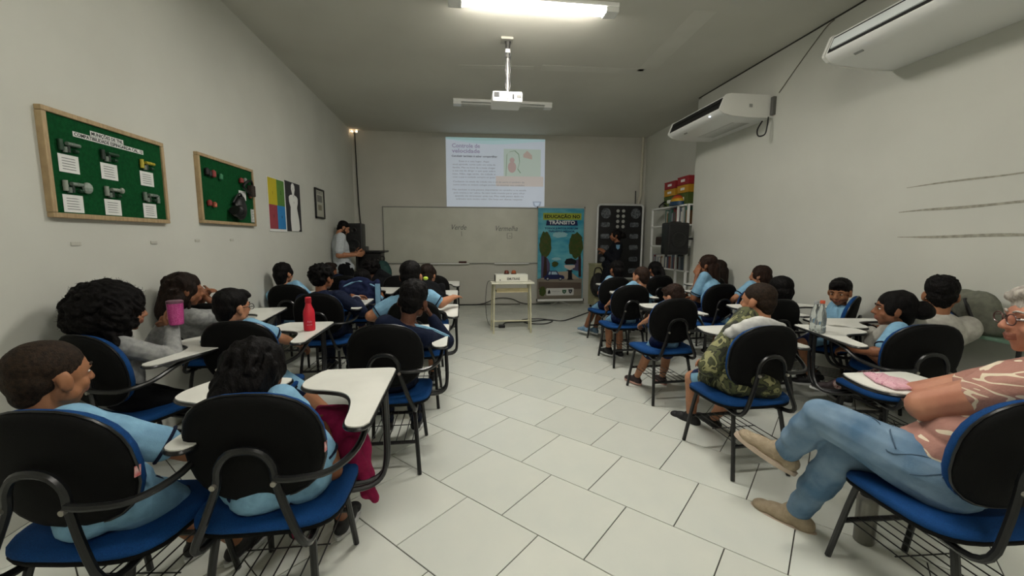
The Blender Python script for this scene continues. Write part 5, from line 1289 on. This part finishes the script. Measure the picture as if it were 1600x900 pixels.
person('R12', 'tall boy with black textured hair in a grey and white raglan shirt', (1470, 461), 2.34, 'R12', yaw=-46, hs=1.03, hair='crop', hc='black', sk='tan', top='raglan', sleeve='jacket', trim='black', vox=.0068, by=-22, s=1.12, girth=1.22, bot='navy', pelvis=(3.17, 2.42, .56))
# ---- standing adults
t_, J = person('man', 'bearded man in a white t-shirt standing by the left wall looking at his phone', (537, 356), 7.15, None, by=-62, yaw=-68, pitch=32, hs=1.05, hair='buzz', hc='black', sk='light', top='white', trim=None, bot='black', s=1.24, vox=.0075, stand=.93, eyes=True, beard=True,
               R=(556, 398, 6.98), L=(554, 396, 7.18), elR=(-.3, -.2, -1), elL=(-.3, -.2, -1), girth=1.12, pelvis=(-1.93, 7.10, .90), curlR=.9, curlL=.7, hr=(.2, .6, .3), hl=(.2, -.6, .3))
pw = aty(556, 392, 7.08)
t = thing('smartphone', 'dark phone held in both hands by the standing man', 'phone', pw)
Mq = Matrix.Rotation(math.radians(-62), 3, 'Z') @ Matrix.Rotation(-.9, 3, 'X')
MB().rbox((.02, 0, .0), (.075, .15, .010), .004, Mq).obj('case', M_BLACKP, t); MB().box(Vector((.02, 0, 0)) + Mq @ Vector((0, 0, .0055)), (.066, .135, .0012), Mq).obj('screen', mat('phone_screen', '2b3038', .15), t)
pl = atz(549.5, 470, 0)
o = MB().tube([(0, 0, 0), (0, 0, aty(547, 402, 7.3).z)], .014, 8).obj('white_pole', M_WHITEP, label='thin white pole standing between the man and the black lectern', cat='pole', smooth=True); o.location = (aty(547.5, 415, 7.3).x, 7.3, 0)
t_, J = person('police', 'policewoman in black uniform with a blue sleeve badge before the display panel', (962, 368), 7.3, None, by=78, yaw=72, pitch=0, hs=1.02, hair='bun', hc='black', sk='brown', top='uniform', sleeve='long', trim=None, bot='uniform', s=1.18, vox=.0075, stand=.9, eyes=True,
               L=(946, 395, 7.2), R=(944, 397, 7.4), girth=1.1, curlL=.4, elL=(.4, -.5, -1), pelvis=(2.76, 7.3, .90), shoe='shoe_black', sole='sole_black')
sp_ = [c for c in t_.children if c.name.startswith('shirt')][0]
bc = bvh_near(sp_, aty(965, 386, 7.05) - J['loc0'])[1] + Vector((0, -.012, 0))
MB().prism([(-.035, .04), (.035, .04), (.03, -.02), (0, -.045), (-.03, -.02)], bc, (1, 0, 0), (0, 0, 1), (0, -1, 0), .006).obj('sleeve_badge', mat('badge_blue', '5f86a3', .5), t_)

def stitched(owner, part, pts, r, m, name, lift=.0):
    po = [c for c in owner.children if c.name.startswith(part)][0]; out = []
    for p in pts:
        ok, q, nn, _ = po.data and (lambda l: bvh_near(po, l))(Vector(p) - Vector(owner.location))
        out.append(q + nn * lift)
    MB().tube(out, r, 6, smooth=4).obj(name, m, po, smooth=True)
M_ST = mat('seam_dark', '3d5468', .9)
for px_ in ([(1352, 640, 1.36), (1372, 668, 1.30), (1392, 705, 1.24), (1440, 728, 1.18), (1500, 738, 1.1)], [(1405, 640, 1.3), (1392, 668, 1.25), (1400, 700, 1.2)], [(1398, 758, 1.12), (1432, 748, 1.08), (1466, 738, 1.04), (1474, 752, 1.03)]):
    stitched(tR1, 'trousers', [aty(*p) for p in px_], .0022, M_ST, 'seam', .001)
sh_ = JL5['arm'][1]; up_ = Vector((0, 0, .07))
stitched(tL5, 'jacket', [JL5['N'] + up_ + JL5['r'] * .05, JL5['N'] * .5 + sh_[0] * .5 + up_, sh_[0] + up_ + JL5['r'] * .03, sh_[0] * .6 + sh_[1] * .4 + up_ * .7 + JL5['r'] * .05, sh_[0] * .3 + sh_[1] * .7 + up_ * .5 + JL5['r'] * .06], .011, CL['sky'], 'shoulder_stripe', .0)
# ================================================================== LOOSE THINGS
def on_tab(key, x, y, mirror=False):
    cx_, cy_, rz, _ = CHAIRS[key]; c, s_ = math.cos(rz), math.sin(rz); x = -x if mirror else x
    return Vector((cx_ + x * c - y * s_, cy_ + x * s_ + y * c, .747))
bt = atz(484, 516, .747)
t = thing('water_bottle', 'matt red metal bottle standing on the tablet of the second row chair', 'bottle', bt)
MB().lathe((0, 0, 0), [(.032, 0), (.036, .004), (.037, .02), (.037, .115), (.034, .138), (.022, .166), (.018, .184), (.018, .190)], 28).obj('bottle_body', mat('bottle_red', 'c4152c', .45), t, smooth=True)
MB().lathe((0, 0, .190), [(.019, 0), (.0205, .003), (.020, .036), (.016, .040)], 24).obj('cap', mat('cap_red', 'b01527', .5), t, smooth=True)
for dz, sz, st in ((.065, .017, 'Feliz'), (.045, .014, 'escola')):
    me_o = text(st, sz, mat('pale_print', 'e6b7bd', .6), (.0, 0, dz), (1, 0, 0), (0, 0, 1), (0, -1, 0), t, shear=.3, off=.0003)
    for v in me_o.data.vertices:
        a = v.co.x / .0376; v.co.x, v.co.y = .0376 * math.sin(a + .35), -.0376 * math.cos(a + .35)
pt = aty(276, 507, 2.50)
t = thing('pink_tumbler', 'glittery pink tumbler with a dark lid held by the girl in the grey sweater', 'tumbler', (pt.x, 2.50, pt.z))
MB().lathe((0, 0, 0), [(.030, 0), (.034, .004), (.037, .06), (.0385, .118), (.0385, .122)], 28).obj('cup', mat('glitter_pink', 'a32a72', .35, 'c45a94', 220, detail=1), t, smooth=True)
MB().lathe((0, 0, .122), [(.040, 0), (.040, .012), (.034, .016)], 28).obj('lid', mat('lid_mauve', '6b4858', .4), t, smooth=True)
wb = on_tab('R2', .17, .40, True); wb = atz(1277, 519, .747)
MPL = mat('clear_plastic', 'dfe6e6', .08, trans=.9)
for i, (px, py, hh) in enumerate(((1272, 516, .20), (1281, 520, .215))):
    p = atz(px, py, .748)
    t = thing('plastic_bottle', ['empty clear plastic bottle behind, leaning close to the orange-capped one', 'clear plastic bottle with an orange cap standing on the left-hand tablet'][i], 'bottle', p)
    MB().lathe((0, 0, 0), [(.026, 0), (.031, .006), (.031, .04), (.028, .05), (.031, .06), (.031, .10), (.029, .115), (.026, .14), (.013, hh - .025), (.0125, hh - .01)], 22).obj('bottle_body', MPL, t, smooth=True)
    MB().lathe((0, 0, hh - .014), [(.0145, 0), (.0145, .018), (.013, .02)], 16).obj('cap', mat('cap_orange', 'c4502e', .5) if i else mat('cap_grey', '9a9d9d', .5), t, smooth=True)
# pink cloth on the woman's tablet
c0 = [atz(a, b, .75) for a, b in ((1349, 584), (1378, 586), (1425, 600), (1424, 609), (1398, 609), (1368, 598))]
t = thing('pink_cloth', 'crumpled pink cloth pouch on the tablet in front of the woman in jeans', 'cloth', c0[0])
ctr = sum((c - c0[0] for c in c0), Vector()) / 6
mb = MB(); mb.v = []
rings = [(1.0, .0), (1.03, .006), (.9, .012), (.5, .016)]
vs = []; kk = 24
per = []
for i in range(6):
    a = c0[i] - c0[0]; b = c0[(i + 1) % 6] - c0[0]
    for j in range(4): per.append(a.lerp(b, j / 4))
for sc_, z in rings:
    for i, p in enumerate(per): q = ctr + (p - ctr) * sc_; vs.append(q + Vector((0, 0, z + (.004 * math.sin(i * 2.1) if 0 < z < .016 else .003 * math.sin(i * 1.3) if z else 0))))
vs += [ctr, ctr + Vector((0, 0, .014))]
fs = [(r_ * kk + j, r_ * kk + (j + 1) % kk, (r_ + 1) * kk + (j + 1) % kk, (r_ + 1) * kk + j) for r_ in range(3) for j in range(kk)] + [(96, (j + 1) % kk, j) for j in range(kk)] + [(97, 72 + j, 72 + (j + 1) % kk) for j in range(kk)]
mb.add(vs, fs).obj('cloth', ramp_mat('pink_floral', [(0, 'd3a0ad'), (.5, 'd9b0b8'), (.6, 'b8748a'), (.68, 'dcbcc2')], 60), t, smooth=2)
# magenta jacket on the lap of the girl, falling to the right of the chair
t = thing('magenta_jacket', 'magenta jacket lying over the girl\'s lap and hanging down beside the chair', 'jacket', (-.45, 1.75, .45))
lw0 = Vector((-.45, 1.75, .45)); mb = MB()
A1 = [aty(a, b, y) for a, b, y in ((505, 655, 1.86), (535, 660, 1.84), (556, 690, 1.80), (565, 730, 1.74), (572, 768, 1.72))]
for a, b, r1, r2 in zip(A1, A1[1:], (.06, .065, .055, .045), (.065, .055, .045, .035)): mb.cap_(a, r1, b, r2)
mb.cap_(aty(500, 640, 1.98), .035, aty(540, 645, 1.9), .04); mb.cap_(aty(545, 700, 1.70), .04, aty(585, 780, 1.70), .018); mb.cap_(aty(530, 690, 1.78), .05, aty(560, 745, 1.72), .045)
mb.cap_(aty(455, 790, 1.6), .03, aty(462, 838, 1.62), .018)
me = remesh(mb, .0065, 2, folds(5, .009, 30))
for v in me.vertices: v.co -= lw0
me.materials.append(CL['magenta']); link('fabric', me, t)
# jackets / backpacks hung over chairs
def drape(key, label, m, z0=.5, wide=.22, cat='jacket', name='hung_jacket', thick=.035, stripe=False):
    cx_, cy_, rz, _ = CHAIRS[key]
    t = thing(name, label, cat, (cx_, cy_, .9), rz); mb = MB()
    mb.ell((0, -.25, -.17), (wide, thick, .22)); mb.cap_((-wide * .7, -.235, -.03), .03, (wide * .7, -.235, -.03), .03)
    mb.cap_((-wide * .85, -.235, -.02), .035, (-wide * .95, -.25, -.34), .03); mb.cap_((wide * .85, -.235, -.02), .035, (wide * .95, -.25, -.36), .03)
    me = remesh(mb, .009, 2, folds(len(label), .006, 40)); me.materials.append(m); link('fabric', me, t)
    if stripe:
        MB().rbox((wide * .93, -.29, -.2), (.055, .01, .34), .004).obj('sleeve_stripe', CL['sky'], t); MB().tube([(-wide * .85, -.255, -.07), (0, -.26, .0), (wide * .85, -.255, -.07)], .012, 6, smooth=5).obj('collar_band', CL['sky'], t, smooth=True)
    return t
drape('L9', 'navy school jacket with light blue bands hung over a chair back', cloth('navy_blue', '161d3a', '202848'), stripe=True)
drape('L13', 'dark backpack hung over a chair back behind the child with wavy hair', CL['black'], wide=.22, cat='backpack', name='hung_backpack', thick=.09)
# grey hoodie and green bag near the right wall
t = thing('grey_backpack', 'slumped olive grey backpack between the raglan boy and the right wall', 'backpack', (3.46, 2.33, .76)); mb = MB()
mb.ell((0, 0, .12), (.09, .13, .15)); mb.ell((0, -.09, .06), (.08, .1, .09)); mb.ell((0, .06, .2), (.07, .08, .07))
me = remesh(mb, .009, 2, folds(8, .007, 30)); me.materials.append(CL['olive']); link('fabric', me, t)
MB().tube([(-.07, .02, .22), (-.095, -.03, .14), (-.085, -.08, .02)], .012, 6, smooth=4).obj('strap', M_BLACKP, t, smooth=True)
t = thing('green_bag', 'bright green bag against the right wall next to the grey backpack', 'bag', (3.50, 2.12, .83)); mb = MB()
mb.ell((0, 0, 0), (.045, .06, .075)); mb.ell((0, -.04, .05), (.03, .03, .05))
me = remesh(mb, .009, 2, folds(3, .004, 40)); me.materials.append(CL['green']); link('fabric', me, t)
t2 = thing('side_table', 'narrow green-edged table against the right wall under the two bags', 'table', (3.475, 2.28, 0))
MB().rbox((0, 0, .737), (.17, .50, .02), .005).obj('table_top', mat('green_laminate', '6d8a78', .5), t2)
for x in (-.06, .06):
    for y in (-.22, .22): MB().tube([(x, y, 0), (x, y, .727)], .012, 6).obj('leg', M_TUBE, t2)
t = thing('fabric_bag', 'pale green bag lying on the book rack of the chair by the left wall', 'bag', (-1.79, 4.74, .206)); mb = MB()
mb.ell((0, -.03, .05), (.13, .16, .055)); mb.ell((.04, -.14, .04), (.07, .06, .045))
me = remesh(mb, .01, 2, folds(6, .005, 35)); me.materials.append(cloth('pale_green', '8d9c7c', '7c8b6c')); link('fabric', me, t)
# hair tie and scrunchie are worn: parts added to their owners
# metal tumbler on the floor behind the woman's seat rack
st = atz(1366, 858, 0)
t = thing('steel_bottle', 'scratched steel tumbler standing on the floor under the woman\'s chair', 'bottle', (st.x, st.y + .05, 0))
MB().lathe((0, 0, 0), [(.036, 0), (.039, .006), (.040, .2), (.038, .215), (.03, .225)], 26).obj('bottle_body', mat('brushed_steel', '8a8880', .35, '6f6d66', 14, metal=.7, stretch=(1, 1, .2)), t, smooth=True)
MB().lathe((0, 0, .225), [(.031, 0), (.031, .02), (.026, .025)], 22).obj('lid', M_BLACKP, t, smooth=True)
def head_part(key_label, name, m, off, r):
    for o in bpy.data.objects:
        if o.get('label') == key_label: return o
own = head_part('child in light blue with elbows spread wide and an arm over the tablet', '', None, None, None)
p = aty(665, 435, 3.50) - Vector(own.location)
MB().ell(p, (.022, .016, .016), n=10, k=6).obj('hair_tie', mat('neon_tie', 'c9e04a', .5), own, smooth=2)
own = head_part('girl with a black hair bun, light blue shirt and patterned leggings', '', None, None, None)
p = aty(1424, 502, 2.33) - Vector(own.location)
MB().ell(p, (.03, .022, .028), n=10, k=6).obj('scrunchie', CL['olive'], own, smooth=2)
for key in ('L1', 'L2'):
    ch_ = CHAIRS[key][3]; bp_ = [c for c in ch_.children if c.name.startswith('backrest')][0]
    MB().rbox((.2125, -.186, .69), (.003, .020, .032), .001, Matrix.Rotation(-.12, 3, 'X')).obj('care_tag', mat('tag_white', 'd9b8b4', .7, 'c04a4a', 60), bp_, label='small white and red tag')
# white tag on the L1 backrest and adhesive on its pad
